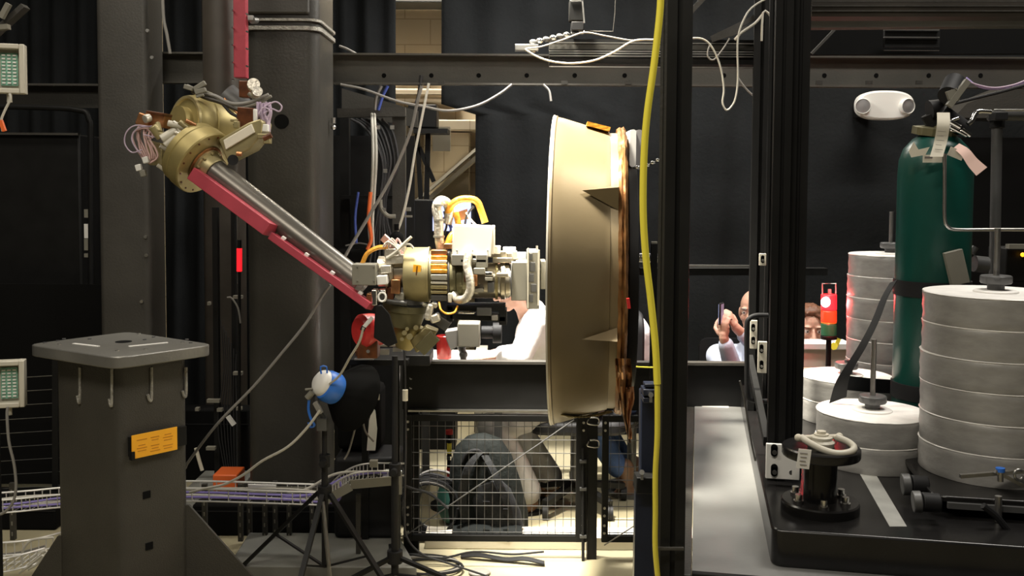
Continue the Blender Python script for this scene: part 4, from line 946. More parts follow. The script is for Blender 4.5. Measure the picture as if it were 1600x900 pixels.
obj('clamp_arm', MB().bar(P(1500, 744, 2.62), P(1600, 736, 2.62), .012, .01).bar(P(1555, 736, 2.6), P(1620, 770, 2.6), .012, .01), 'alu', ca)
obj('clamp_screw', MB().cyl(P(1563, 735, 2.6), P(1563, 752, 2.6), .008), 'alu', ca); obj('clamp_leg', MB().cyl(P(1560, 775, 2.55), P(1560, 815, 2.55), .009), 'alu', ca)
obj('clamp_knob', MB().cyl(P(1563, 731, 2.6), P(1563, 737, 2.6), .012), 'blue', ca)
obj('hook_ring', MB().tube([P(1592+7*math.cos(a*.5), 742+8*math.sin(a*.5), 2.58) for a in range(12)], .004, 8, 0), 'alu', ca)
obj('hose', MB().tube(pp([(1536, 790), (1556, 806), (1578, 832), (1600, 850), (1640, 870)], 2.5), .009, 8), 'rubber', ca)
# second carrier for the far stack
c4 = P(1385, 560, 4.2); 
ca2 = thing('weight_carrier', 'black carrier under the far weight stack behind the green cylinder', 'carrier', (c4.x, 4.2, ZPL))
obj('plate', MB().prism(rrect(-.2, .24, -.2, .2, .03), V(c4.x, 4.2, 0), UD, VD, ZA, .838, .856), 'blackg', ca2)
obj('foot', MB().box((c4.x, 4.2, .819), (.3, .3, .038)), 'rubber', ca2)

# ------------------------------------------------------------------ weights
def wfn(seed):
    def f(r_, h, t_, k):
        n_ = noise.noise(V(math.cos(t_)*3+seed, math.sin(t_)*3, k*.9+seed)); n2 = noise.noise(V(math.cos(t_)*11, math.sin(t_)*11+seed, k*1.3))
        return r_*(1+.006*n_+.003*n2), h+(.0022*n_+.0012*n2 if k > 1 else 0)
    return f
def make_disc(seed):
    t = thing('weight_disc', 'x', 'weight', (0, 0, 0))
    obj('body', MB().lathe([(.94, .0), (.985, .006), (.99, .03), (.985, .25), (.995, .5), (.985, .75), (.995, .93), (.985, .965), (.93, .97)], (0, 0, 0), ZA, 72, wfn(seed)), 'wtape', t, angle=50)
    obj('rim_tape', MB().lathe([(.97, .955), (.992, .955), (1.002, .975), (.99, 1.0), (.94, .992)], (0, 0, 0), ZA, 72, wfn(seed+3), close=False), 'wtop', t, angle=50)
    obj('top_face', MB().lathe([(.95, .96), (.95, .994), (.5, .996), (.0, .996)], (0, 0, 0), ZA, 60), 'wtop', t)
    return t
seeds = [make_disc(1.3), make_disc(5.1)]
used = [False, False]
ordw = ['lowest', 'second from the bottom', 'third from the bottom', 'fourth from the bottom', 'fifth from the bottom', 'topmost']
specs = [((1550, 2.85), .2035, .856, 6, .0893, 'tall front stack at right edge', 'weights of the tall front stack'),
         ((1363, 3.125), .177, ZPL, 2, .0845, 'low stack before the green cylinder', 'weights of the low front stack'),
         ((1321, 3.717), .176, ZPL, 2, .0845, 'low stack beside the black upright', 'weights of the low rear stack'),
         ((1385, 4.2), .177, .856, 6, .0925, 'far tall stack left of the cylinder', 'weights of the far tall stack')]
tops = []
for si, ((xp, D), r_, zb_, n_, h_, where, grp) in enumerate(specs):
    c = P(xp, 640, D)
    for k in range(n_):
        s = k % 2; nm = ordw[k] if n_ == 6 else ('lower' if k == 0 else 'upper')
        lab = 'taped weight disc, %s, %s' % (nm, where)
        loc = V(c.x+rn.uniform(-.002, .002), c.y, zb_+k*h_)
        if not used[s]: o = seeds[s]; used[s] = True; o.location = loc; o['label'] = lab
        else: o = dup(seeds[s], loc, lab)
        o.scale = (r_, r_, h_); o.rotation_euler.z = rn.uniform(0, 6); o['group'] = grp
    tops.append((c.x, c.y, zb_+n_*h_))
kw = ['on the tall front stack', 'on the low front stack', 'on the low rear stack', 'on the far tall stack']
for (x, y, z), w_, rod in zip(tops, kw, (.19, .235, .0, .185)):
    t = thing('hold_down_knob', 'dark knurled hand knob with threaded rod %s of weights' % w_, 'knob', (x, y, z), 'hold down knobs')
    obj('washer', MB().lathe([(.02, 0), (.062, 0), (.062, .004), (.055, .007), (.02, .007)], (x, y, z), ZA, 40), 'wtop', t)
    kn = obj('hand_knob', MB().lathe([(.024, .007), (.024, .022), (.041, .026), (.043, .03), (.043, .047), (.041, .05), (0, .05)], (x, y, z), ZA, 48, lambda r_, h, t_, k: (r_*(1+(.03 if int(t_*24/PI) % 2 else 0)*(k in (3, 4))), h)), 'knob', t)
    if rod: obj('threaded_rod', MB().cyl((x, y, z+.05), (x, y, z+rod), .0085, n=14), 'alu', t)
    else: obj('rod_end', MB().cyl((x, y, z+.05), (x, y, z+.06), .0085, n=14), 'knob', t)

# ------------------------------------------------------------------ shackle post at the plate corner
sc = P(1281, 790, 2.647); sc = V(sc.x, sc.y, 0)
sp = thing('flanged_post', 'black flanged post with bolted foot and a pale swivel shackle on top', 'post', (sc.x, sc.y, ZPL))
z0 = ZPL
obj('foot_flange', MB().lathe([(.106, 0), (.106, .024), (.102, .028), (.0, .028)], sc+ZA*z0, ZA, 56), 'blackg', sp)
obj('shaft', MB().lathe([(.045, .028), (.045, .155), (.0, .155)], sc+ZA*z0, ZA, 40), 'blackg', sp)
obj('top_flange', MB().lathe([(.05, .148), (.104, .152), (.106, .156), (.106, .176), (.102, .18), (0, .18)], sc+ZA*z0, ZA, 56), 'blackg', sp)
for k in range(6):
    a = k*PI/3+.35; c = sc+V(math.cos(a)*.072, math.sin(a)*.072, z0+.028)
    obj('bolt', MB().cyl(c, c+ZA*.006, .014, n=20).cyl(c+ZA*.006, c+ZA*.022, .0095, n=12), 'chrome', sp)
zt2 = z0+.18
sw = obj('swivel_base', MB().lathe([(.035, 0), (.037, .012), (.03, .018), (.03, .026), (.02, .03), (0, .03)], sc+ZA*zt2+V(-.0, 0, 0), ZA, 36), 'cream', sp)
obj('swivel_nut', MB().cyl(sc+ZA*(zt2+.028), sc+ZA*(zt2+.042), .013, n=6).cyl(sc+ZA*(zt2+.03), sc+ZA*(zt2+.03)+ZA*.004, .02), 'tag', sw)
q = [V(-.055, -.002, .024), V(-.046, -.03, .018), V(-.02, -.065, .008), (V(.015, -.085, .002)), V(.052, -.078, .004), V(.072, -.055, .01), V(.066, -.028, .018), V(.04, -.004, .026)]
obj('shackle_bow', MB().tube([sc+ZA*zt2+p for p in q], .0095, 12), 'cream', sp, 'pale steel shackle bow')
obj('shackle_pin', MB().cyl(sc+ZA*zt2+V(-.066, 0, .022), sc+ZA*zt2+V(.05, 0, .026), .007).ball(sc+ZA*zt2+V(-.064, 0, .022), .011).ball(sc+ZA*zt2+V(.05, 0, .026), .011), 'tag', sp)
tg = obj('paper_tag', MB().bar(P(1258, 702, 2.52), P(1254, 732, 2.52), .034, .002, up=(0, -1, 0)), 'white', sp, 'small white tag')
mb = MB()
for k in range(4): mb.bar(P(1250+(k % 2)-k*.4, 708+k*6, 2.517), P(1262-(k % 3)-k*.4, 709+k*6, 2.517), .0015, .0008, up=(0, -1, 0))
obj('tag_print', mb, 'ink', tg)

# ------------------------------------------------------------------ green gas cylinder and its fittings
gc = P(1452, 600, 3.42); gx, gy = gc.x, gc.y
gt = thing('gas_cylinder', 'tall dark green gas cylinder strapped upright behind the weights', 'gas cylinder', (gx, gy, ZPL))
rg = px(55, 3.42); zg = P(1452, 250, 3.42).z
obj('body', MB().lathe([(rg*.9, 0), (rg, .02), (rg, zg-ZPL-.05), (rg*.97, zg-ZPL), (rg*.86, zg-ZPL+.04), (rg*.62, zg-ZPL+.075), (rg*.35, zg-ZPL+.095), (.03, zg-ZPL+.1), (.0, zg-ZPL+.1)], (gx, gy, ZPL), ZA, 64), 'tank', gt)
zt3 = zg+.095
obj('neck', MB().cyl((gx, gy, zt3), (gx, gy, zt3+.03), .03), 'olive', gt)
obj('neck_ring', MB().lathe([(rg*.35, 0), (rg*.56, .004), (rg*.56, .03), (rg*.35, .034)], (gx-.01, gy, zt3-.012), (.08, -.15, 1), 40, lambda r_, h, t_, k: (r_*(1+.06*(int(t_*6) % 2)), h)), 'olive', gt)
obj('valve_body', MB().cyl((gx, gy, zt3+.03), (gx+.02, gy, zt3+.1), .022, .02).cyl((gx, gy, zt3+.06), (gx+.05, gy-.03, zt3+.05), .016), 'gold', gt)
obj('valve_wheel', MB().cyl(P(1452, 172, 3.4), P(1470, 168, 3.4), .035, .03, n=14).cyl(P(1452, 178, 3.42), P(1460, 196, 3.42), .03, .028, n=14), 'rubber', gt)
rg_ = thing('pressure_regulator', 'black and steel pressure regulator on top of the green cylinder', 'regulator', P(1485, 190, 3.35))
obj('gauge', MB().cyl(P(1482, 150, 3.32), P(1492, 128, 3.38), .036, n=24), 'rubber', rg_)
obj('bracket', MB().bar(P(1482, 166, 3.3), P(1512, 126, 3.3), .02, px(8, 3.3), up=(0, 1, 0)).bar(P(1480, 150, 3.3), P(1496, 144, 3.3), .03, px(6, 3.3), up=(0, 1, 0)).bar(P(1484, 146, 3.3), P(1500, 152, 3.3), .03, px(4, 3.3), up=(0, 1, 0)), 'greyb', rg_)
obj('body', MB().cyl(P(1484, 186, 3.35), P(1504, 200, 3.35), .03, n=20).cyl(P(1472, 172, 3.35), P(1490, 186, 3.35), .022), 'rubber', rg_)
for a, b, r_ in (((1484, 190), (1500, 199), 5), ((1484, 198), (1510, 212), 4), ((1486, 204), (1508, 206), 3), ((1502, 202), (1516, 212), 4.5), ((1488, 188), (1498, 184), 3)):
    obj('fitting', MB().cyl(P(*a, 3.3), P(*b, 3.3), px(r_*.8, 3.3)), 'chrome', rg_)
obj('outlet_elbow', MB().tube(pp([(1512, 194), (1519, 188), (1524, 178), (1530, 174), (1548, 175)], 3.3), px(4, 3.3), 10), 'chrome', rg_)
tp1 = thing('paper_tag', 'long cream paper tag hanging from the cylinder valve', 'tag', P(1468, 245, 3.25))
obj('card', MB().ribbon(pp([(1474, 176, 3.22), (1474, 195, 3.2), (1470, 220, 3.2), (1463, 245, 3.18)], 3.2), px(20, 3.2), .0015, XA), 'tag', tp1)
mb = MB()
for k in range(5): mb.bar(P(1465-k*1.0, 205+k*7, 3.185), P(1478-k*1.2-(k % 2)*3, 206+k*7, 3.185), .0012, .0006, up=(0, -1, 0))
obj('print', mb, 'ink', tp1)
obj('paper_tag', MB().ribbon(pp([(1494, 228, 3.28), (1508, 238, 3.24), (1520, 254, 3.22), (1534, 268, 3.2)], 3.2), lambda q: px(12+8*q, 3.2), .0015, (.7, -.25, .66)), 'tagp', None, 'curled pink and white tag at the right of the cylinder shoulder', 'tag')
t = thing('paper_label', 'crumpled cream label stuck at the left of the cylinder shoulder', 'label', P(1432, 245, 3.28))
obj('sheet', MB().prism([(0, 0), (px(20, 3.3), px(4, 3.3)), (px(26, 3.3), px(16, 3.3)), (px(10, 3.3), px(12, 3.3)), (px(3, 3.3), px(24, 3.3)), (-px(4, 3.3), px(10, 3.3))], P(1424, 246, 3.28), V(.96, -.28, 0), ZA, YA, 0, .002), 'tag', t)
obj('sheet', MB().box(P(1457, 248, 3.27), (px(30, 3.27), .002, px(12, 3.27))).box(P(1494, 240, 3.27), (px(24, 3.27), .002, px(14, 3.27)), m=Matrix.Rotation(R(22), 3, 'Y')), 'tag', t)
obj('print', MB().box(P(1451, 246, 3.268), (px(12, 3.27), .001, px(3, 3.27))), 'ink', t)
# straps
def strapring(yc, h_, lab):
    z = P(1452, yc, 3.42).z; hh = px(h_, 3.42)
    return obj('strap', MB().lathe([(rg+.0005, -hh/2), (rg+.005, -hh/2), (rg+.005, hh/2), (rg+.0005, hh/2)], (gx, gy, z), ZA, 64, close=False), 'rubber', None, lab, 'strap')
strapring(449, 24, 'wide black strap around the middle of the green cylinder')
strapring(608, 24, 'black strap around the foot of the green cylinder')
obj('strap_tail', MB().ribbon(pp([(1396, 440, 3.3), (1382, 465, 3.26), (1366, 505, 3.22), (1345, 545, 3.2), (1318, 590, 3.2), (1309, 625, 3.22)], 3.2), lambda q: px(12+16*q*q, 3.2), .003, (.9, -.2, .42)), 'rubber', None, 'loose black strap hanging from the green cylinder down across the weights', 'strap')
obj('strap_tail', MB().ribbon([P(1392, 604, 3.5), P(1360, 602, 3.45), P(1322, 598, 3.32)], px(22, 3.5), .003, ZA), 'rubber', None, 'black strap end lying behind the low front weights', 'strap')
obj('steel_tube', MB().tube(pp([(1476, 240), (1476, 300), (1476, 340), (1481, 354), (1496, 359), (1560, 359), (1640, 359)], 3.2), px(2.8, 3.2), 10, 8), 'alu', None, 'thin bent steel tube running down past the cylinder and off to the right', 'tube')
t = thing('pipe_stand', 'grey vertical pipe with clamp joint and horizontal pipe at the right', 'pipe', V(P(1555, 500, 3.7).x, 3.7, ZPL))
obj('upright_pipe', MB().cyl(V(P(1555, 500, 3.7).x, 3.7, ZPL), P(1558, 186, 3.7), px(8, 3.7)), 'knob', t)
obj('clamp', MB().cyl(P(1558, 200, 3.7), P(1558, 176, 3.7), px(11, 3.7)).box(P(1560, 182, 3.66), (.05, .05, .03)), 'rubber', t, bevel=.003)
obj('cross_pipe', MB().cyl(P(1545, 181, 3.7), P(1700, 180, 3.7), px(8, 3.7)), 'knob', t)
obj('thin_rod', MB().cyl(P(1553, 172, 3.65), P(1700, 172, 3.65), px(1.6, 3.65)), 'alu', t)
obj('white_sleeve', MB().bar(P(1488, 392, 3.28), P(1500, 444, 3.28), px(29, 3.28), .02, up=(0, -1, 0)), 'greyb', None, 'grey white printed card standing behind the tall front stack', 'card', bevel=.002)
mb = MB()
for k in range(5): mb.bar(P(1501+k*2.2, 405, 3.268), P(1507+k*2.0, 432-3*(k % 2), 3.268), .001, .0006, up=(0, -1, 0))
t = thing('valve_fitting', 'small grey valve fitting right of the printed card', 'valve', P(1530, 410, 3.5))
obj('body', MB().cyl(P(1522, 412, 3.5), P(1542, 414, 3.5), .03).cyl(P(1518, 396, 3.5), P(1524, 386, 3.5), .012), 'knob', t)
t = thing('instrument_box', 'black instrument box with amber light at the right edge', 'box', P(1590, 430, 3.9))
obj('case', MB().box(P(1600, 412, 3.9), (px(86, 3.9), .15, px(52, 3.9))), 'black', t, bevel=.005)
obj('silver_bar', MB().box(P(1597, 385, 3.8), (px(46, 3.8), .03, px(7, 3.8))), 'greyb', t)
obj('amber_lamp', MB().ball(P(1598, 398, 3.81), px(3.4, 3.8)), mat('amber_lens', (.9, .4, .02), .3, emit=(1, .45, .02), es=2), t)
obj('shelf', MB().box(V(P(1600, 446, 3.9).x, 3.9, P(1600, 446, 3.9).z-.03), (.3, .2, .02)).box(V(P(1640, 446, 3.9).x, 3.95, 1.05), (.03, .03, .5)), 'black', t)

# purple cable coil and the strap rod at upper right
for k in range(6):
    cableobj('violet_cable', [(1510, 126-k), (1530, 133+k*.6), (1555, 137+k*.5), (1585, 132+k*.6), (1610, 122+k)], 2.2, 'cablep' if k % 2 else 'lilac', 'thin violet cable in the bundle sagging under the beam at upper right', 5.1+.02*k, 'violet cables under the beam')
cableobj('black_conduit', [(1490, 162), (1530, 152), (1570, 142), (1620, 128)], 5, 'rubber', 'black conduit slanting up behind the regulator to the right', 4.6)
t = thing('duct_box', 'dull grey box shape behind the regulator below the beam', 'duct', P(1550, 165, 5.9))
obj('sheet', MB().prism([(0, 0), (px(110, 5.9), 0), (px(110, 5.9), px(58, 5.9)), (px(20, 5.9), px(22, 5.9))], P(1490, 184, 5.9), XA, ZA, YA, 0, .3), 'steel2', t)
t = thing('black_backdrop_panel', 'matte black panel behind the pipe stand at right', 'panel', V(P(1560, 400, 5.6).x, 5.6, 0))
obj('panel', MB().box((P(1590, 400, 5.6).x, 5.6, P(1500, 215, 5.6).z/2), (px(190, 5.6), .04, P(1500, 215, 5.6).z)), 'blackm', t)

# ------------------------------------------------------------------ emergency light on the rear curtain line
DL = 5.9
el = thing('emergency_light', 'white oval twin head emergency light on the black wall at upper right', 'emergency light', P(1381, 188, DL))
pr = [(px(44, DL)*abs(math.cos(a))**.75*math.copysign(1, math.cos(a)), px(22.5, DL)*abs(math.sin(a))**.75*math.copysign(1, math.sin(a))) for a in (2*PI*k/48 for k in range(48))]
obj('housing', MB().prism(pr, P(1381, 165, DL), XA, ZA, YA, -.04, .04), 'white', el, bevel=.012)
for sx, dx in ((-1, -33), (1, 35)):
    c = P(1381+dx, 166, DL-.04); dr = V(sx*.25, -1, -.05).normalized()
    hd = obj('lamp_head', MB().lathe([(px(10, DL), -.03), (px(11.5, DL), -.02), (px(12, DL), .02), (px(11.2, DL), .024), (px(10.6, DL), .016)], c, dr, 32), 'white', el)
    obj('lens', MB().lathe([(px(10.8, DL), .017), (px(6, DL), .022), (0, .023)], c, dr, 28), 'smoke', hd)
obj('mount_box', MB().box(P(1381, 165, DL+.1)+V(0, .15, 0), (.12, .45, .1)), 'black', el)

# ------------------------------------------------------------------ yellow hose and the loose things by the near upright
obj('yellow_hose', MB().tube(pp([(1033, -30), (1031, 20), (1022, 100), (1011, 180), (1006, 250), (1005, 330), (1009, 400), (1017, 470), (1024, 540), (1027, 600)], 2.3), px(5.6, 2.3), 14, 8)
    .tube(pp([(1027, 600, 2.3), (1027, 680, 2.32), (1024, 740, 2.34), (1024, 800, 2.36), (1024, 860, 2.38), (1030, 920, 2.4)]), px(4.4, 2.33), 14, 8), 'yellow', None, 'thick yellow hose hanging down in front of the black upright', 'hose')
cableobj('safety_rope', [(994, 573), (1012, 574), (1027, 574)], 2.5, 'yellow', 'thin yellow rope end reaching left from the black upright', 3.0)
t = thing('navy_stand', 'navy blue steel stand post with two clamp blocks left of the black upright', 'stand', V(P(1010, 700, 3.1).x, 3.1, 0))
X_ = P(1010, 700, 3.1).x
obj('post', MB().bar(V(X_+.01, 3.1, 0), P(1013, 608, 3.1), .055, .05), 'navy', t, bevel=.004)
obj('foot_web', MB().prism([(-.045, 0), (.06, 0), (.03, .76), (-.04, .76)], V(X_+.002, 3.08, 0), XA, ZA, YA, -.02, .02), 'navy', t)
obj('clamp_block', MB().box(P(1010, 754, 3.05), (px(36, 3.05), .07, px(26, 3.05))), 'black', t, bevel=.003)
obj('clamp_block', MB().box(P(1016, 610, 3.05), (px(26, 3.05), .07, px(10, 3.05))).box(P(1016, 622, 3.05), (px(26, 3.05), .07, px(8, 3.05))).box(P(1016, 600, 3.05), (px(20, 3.05), .05, px(5, 3.05))), 'navy', t, bevel=.002)
for y in (617, 738): obj('bolt', MB().cyl(P(1017 if y < 700 else 1003, y, 3.02), P(1017 if y < 700 else 1003, y, 2.99), .008).box(P(1017 if y < 700 else 1003, y+4, 3.0), (.008, .01, .03)), 'alu', t)
obj('slim_post', MB().bar(V(P(1022, 500, 3.6).x, 3.6, 0), P(1022, 381, 3.6), px(9, 3.6), .03), 'black', None, 'slim black post with pale cap behind the yellow hose', 'post')
obj('post_cap', MB().box(P(1022, 379, 3.6), (px(9, 3.6), .02, px(3, 3.6))), 'greyb', None, 'pale cap on top of the slim black post', 'cap')
obj('bead_chain', MB().tube(pp([(988, 262), (1000, 262), (1015, 257), (1030, 250), (1044, 240)], 2.9), .003, 8), 'black', None, 'short segmented black and silver hose between ring and upright', 'hose')
bc2 = [P(x, y, 2.88) for x, y in ((996, 261), (1003, 261), (1012, 258), (1020, 254), (1028, 250))]
mb = MB()
for p in bc2: mb.ball(p, (.008, .006, .005), 10)
obj('bead_cluster', mb, 'chrome', None, 'silver beads on the short hose beside the yellow hose', 'beads')

# top: small camera on a segmented arm, white and grey cables on the upper rail
t = thing('small_camera', 'small black camera on a jointed arm clamped to the upper rail', 'camera', P(903, 48, 3.85))
obj('body', MB().box(P(900, 18, 3.85), (px(22, 3.85), .05, px(32, 3.85))), 'black', t, bevel=.004)
obj('mount', MB().box(P(902, 42, 3.85), (px(20, 3.85), .05, px(14, 3.85))), 'rubber', t, bevel=.004)
obj('bright_edge', MB().bar(P(910, 2, 3.82), P(913, 36, 3.82), .006, .006).bar(P(892, 2, 3.82), P(908, 1, 3.82), .006, .006), 'alu', t)
for k in range(8):
    q = P(833+k*10.5+(k > 5)*2, 66-k*2.3, 3.85)
    obj('arm_joint', MB().ball(q, (px(6.2, 3.85), px(5, 3.85), px(4.2, 3.85)), 14, Matrix.Rotation(R(14), 3, 'Y')), 'chrome' if k % 2 else 'knob', t)
obj('clamp', MB().box(P(823, 75, 3.85), (px(36, 3.85), .05, px(9, 3.85))).cyl(P(833, 62, 3.85), P(833, 82, 3.85), .01), 'alu', t, bevel=.002)
obj('whip_rod', MB().tube(pp([(912, 48), (936, 49), (958, 49), (961, 20), (962, -10)], 3.85), .0022, 6, 0), 'steel2', None, 'thin grey rod square bent beside the small camera', 'rod')
cableobj('white_cable', [(820, 77), (838, 88), (862, 96), (895, 99), (930, 94), (960, 81), (985, 66), (1005, 62), (1036, 63)], 3.2, 'cablew', 'white cable sagging under the jointed arm on the upper rail', 3.78)
cableobj('white_cable', [(1076, 60), (1094, 60), (1107, 67), (1118, 84), (1127, 110), (1131, 140), (1129, 160), (1135, 172), (1144, 165), (1150, 150), (1153, 120), (1153, 60), (1165, 25), (1180, 8), (1205, -6)], 3, 'cablew', 'white cable looping down right of the black upright', 3.75)
cableobj('grey_cable', [(822, 76), (845, 73), (880, 62), (912, 51), (945, 56), (985, 63), (1010, 62)], 2.6, 'cable', 'thin grey cable arching over the upper rail by the small camera', 3.8)
cableobj('grey_cable', [(1110, 68), (1106, 80), (1107, 90), (1116, 93), (1130, 76), (1140, 60)], 2.6, 'cable', 'short grey cable hooked on the upper rail', 3.8)
cableobj('grey_cable', [(1148, 62), (1160, 50), (1180, 36), (1192, 22)], 4, 'cablew', 'thick pale cable rising to the right on the upper rail', 3.8)
cableobj('grey_cable', [(1152, 120), (1165, 138), (1184, 156)], 3, 'cable', 'grey cable slanting down behind the upright', 4.4)
obj('loop_bracket', MB().tube(pp([(1190, 64), (1192, 20), (1200, 20), (1204, 26)], 3.7), px(1.8, 3.7), 8, 2), 'cablew', None, 'pale square wire bracket at the top of the upper rail', 'bracket')

# ------------------------------------------------------------------ rear guard fence
DF = 4.31
fz = lambda y, x=800: P(x, y, DF).z
fx = lambda x, y=700: P(x, y, DF).x
t = thing('guard_panel', 'solid black guard panel running along above the wire gates', 'panel', V(fx(760), DF+.02, fz(640)))
zt_, zb_ = fz(567), fz(642)
obj('sheet', MB().box(((fx(628)+fx(1172))/2, DF+.03, (zt_+zb_)/2), (fx(1172)-fx(628), .02, zt_-zb_)), 'black', t)
obj('top_trim', MB().box(((fx(628)+fx(1172))/2, DF+.02, zt_), (fx(1172)-fx(628), .05, .012)), 'steel2', t)
obj('bottom_trim', MB().box(((fx(638)+fx(930))/2, DF+.0, zb_), (fx(930)-fx(638), .03, .008)), 'alu', t)
def gate(x0, x1, lab, diag):
    X0, X1 = fx(x0), fx(x1); Z0, Z1 = fz(845), fz(648); w_ = px(10, DF)
    t = thing('wire_gate', lab, 'gate', V((X0+X1)/2, DF, 0))
    mb = MB()
    mb.box((X0+w_/2, DF, (Z0+Z1)/2), (w_, .03, Z1-Z0)); mb.box((X1-w_*.9, DF, (Z0+Z1)/2), (w_*1.8, .03, Z1-Z0))
    mb.box(((X0+X1)/2, DF, Z0+w_/2), (X1-X0-w_*2, .028, w_)); mb.box(((X0+X1)/2, DF, Z1-w_/2), (X1-X0-w_*2, .028, w_))
    obj('frame', mb, 'black', t, bevel=.002)
    mb = MB(); n_ = int((X1-X0)/px(12.2, DF))
    for k in range(1, n_): x = X0+(X1-X0)*k/n_; mb.cyl((x, DF, Z0+w_), (x, DF, Z1-w_), .0013, n=6)
    for k in range(9): z = Z1-w_-(Z1-Z0-2*w_)*(k+.4)/8.6; mb.cyl((X0+w_, DF-.003, z), (X1-w_, DF-.003, z), .0019, n=6)
    obj('wire_mesh', mb, 'knob', t)
    for z in (Z1-.03, Z0+.08, Z0+.16):
        for dz in (0, .035): obj('bolt', MB().cyl((X0+w_*.4, DF-.016, z-dz), (X0+w_*.4, DF-.022, z-dz), .006, n=10).cyl((X1-w_*.7, DF-.016, z-dz), (X1-w_*.7, DF-.022, z-dz), .006, n=10), 'alu', t)
    return t
g1 = gate(634, 918, 'wide black framed wire gate in front of the backpack', 1)
obj('drop_bolt', MB().cyl(P(911, 700, DF-.03), P(911, 882, DF-.03), .007), 'rubber', g1)
for y in (721, 764, 838): obj('latch', MB().box(P(911, y, DF-.03), (.03, .02, .012)), 'knob', g1)
g2 = gate(941, 1060, 'narrower black framed wire gate right of the first one', 0)
t = thing('fence_post', 'black fence post with hinge brackets between the two wire gates', 'post', V(fx(926), DF, 0))
obj('post', MB().bar(V(fx(926), DF+.01, 0), V(fx(926), DF+.01, zt_), px(15, DF), .05), 'black', t)
for y in (655, 690): obj('hinge', MB().tube(pp([(920, y), (918, y+7), (934, y+9), (936, y+2), (933, y-2), (922, y-2)], DF-.03), .003, 8, 3), 'alu', t)
t = thing('fence_post', 'black fence post at the left end of the guard panel beside the light stand', 'post', V(fx(640), DF+.03, 0))
obj('post', MB().bar(V(fx(641), DF+.06, 0), V(fx(641), DF+.06, zt_+.0), px(24, DF), .05), 'black', t)
for y in (591, 606, 792, 806): obj('bolt', MB().cyl(P(642, y, DF+.03), P(642, y, DF+.02), .007), 'alu', t)
obj('brace_wire', MB().cyl(P(632, 838, DF-.04), P(897, 656, DF-.04), .003, n=8), 'knob', None, 'long diagonal brace wire across the wide gate', 'wire')
obj('brace_wire', MB().cyl(P(944, 852, DF-.04), P(1006, 812, DF-.04), .003, n=8), 'cable', None, 'short diagonal brace wire across the narrow gate', 'wire')
cableobj('grey_cable', [(632, 548), (633, 600), (634, 700), (632, 800), (636, 840), (660, 866), (700, 880), (760, 900), (800, 915)], 3.5, 'cabled', 'grey cable running down the left fence post and out along the ground', 4.05)
obj('cable_sleeve', MB().cyl(P(633, 609, 4.04), P(633, 626, 4.04), .012), 'tag', None, 'cream sleeve on the grey cable by the fence post', 'sleeve')
struct('trim_2', MB().box((.3, 4.48, .03), (1.4, .14, .06)), 'card', bevel=.004)

# ------------------------------------------------------------------ desk area behind the fence
DP = 5.0
t = thing('work_desk', 'white topped desk behind the guard panel, brightly lit', 'desk', V(P(720, 560, 5.0).x, 5.0, 0))
xa, xb = P(640, 560, 4.9).x, P(792, 560, 4.9).x
obj('desk_top', MB().box(((xa+xb)/2, 5.05, .745), (xb-xa, .8, .03)), 'white', t, bevel=.004)
for x in (xa+.04, xb-.04):
    for y in (4.72, 5.4): obj('leg', MB().box((x, y, .365), (.04, .04, .73)), 'knob', t)
t = thing('white_cabinet', 'pale narrow cabinet standing below the desk beside the person in white', 'cabinet', V(P(751, 700, 5.6).x, 5.6, 0))
cx_ = P(751, 700, 5.6).x
obj('body', MB().box((cx_, 5.7, .36), (px(18, 5.6), .3, .72)), 'cream', t)
obj('door_seam', MB().box((cx_+.01, 5.545, .36), (.004, .004, .68)), 'greyb', t)
t = thing('barrier_pole', 'slim black pole with red ends and yellow label behind the wide gate', 'pole', G(702, 800, 0))
o = P(702, 745, 5.0); 
obj('tube', MB().cyl(P(702, 746, 5.0), P(702, 676, 5.0), .012), 'black', t)
obj('red_cap', MB().cyl(P(702, 678, 5.0), P(702, 672, 5.0), .022).cyl(P(702, 748, 5.0), P(702, 730, 5.0), .014), 'redd', t)
obj('yellow_label', MB().cyl(P(702, 708, 5.0), P(702, 692, 5.0), .0126), 'yellow', t)
obj('metal_band', MB().cyl(P(702, 712, 5.0), P(702, 718, 5.0), .015), 'chrome', t)
obj('foot', MB().cyl((o.x, 5.0, 0), (o.x, 5.0, o.z), .01).cyl((o.x, 5.0, 0), (o.x, 5.0, .02), .1), 'black', t)
cableobj('orange_cable', [(710, 742), (699, 752), (697, 765), (700, 775)], 3.5, 'kapton', 'short yellow orange cable by the backpack', 4.9)
t = thing('red_cup', 'red translucent cup with white handle loop on the desk', 'cup', G(693, 560, .76))
c = P(694, 560, 4.85); c.z = .76; K = 4.85
obj('body', MB().lathe([(px(9, K), 0), (px(11.5, K), .01), (px(12.5, K), px(54, K)), (px(11.5, K), px(55, K)), (px(10.5, K), px(40, K)), (px(10, K), .012), (0, .012)], c, ZA, 36), 'redcup', t)
obj('handle_loop', MB().tube([c+V(px(10, K)*math.cos(a*PI/6)-.002, -.05, px(9, K)*math.sin(a*PI/6)+.006) for a in range(7)], .004, 8, 0), 'white', t)
t = thing('paper_stack', 'white paper sheets and card box on the desk', 'paper', V(P(690, 560, 4.75).x, 4.75, .76))
obj('box', MB().box(V(P(690, 560, 4.75).x, 4.78, .79), (px(44, 4.75), .16, .06)), 'card', t, bevel=.004)
obj('sheet', MB().box(V(P(735, 560, 4.85).x, 4.85, .764), (.21, .3, .006), rz=.2), 'white', t)
t = thing('video_camera', 'grey camera with black lens on a short stand on the desk', 'camera', V(P(725, 560, 4.72).x, 4.72, .76))
K = 4.7
obj('body', MB().box(P(733, 521, K), (px(35, K), .12, px(37, K))), 'greyb', t, bevel=.006)
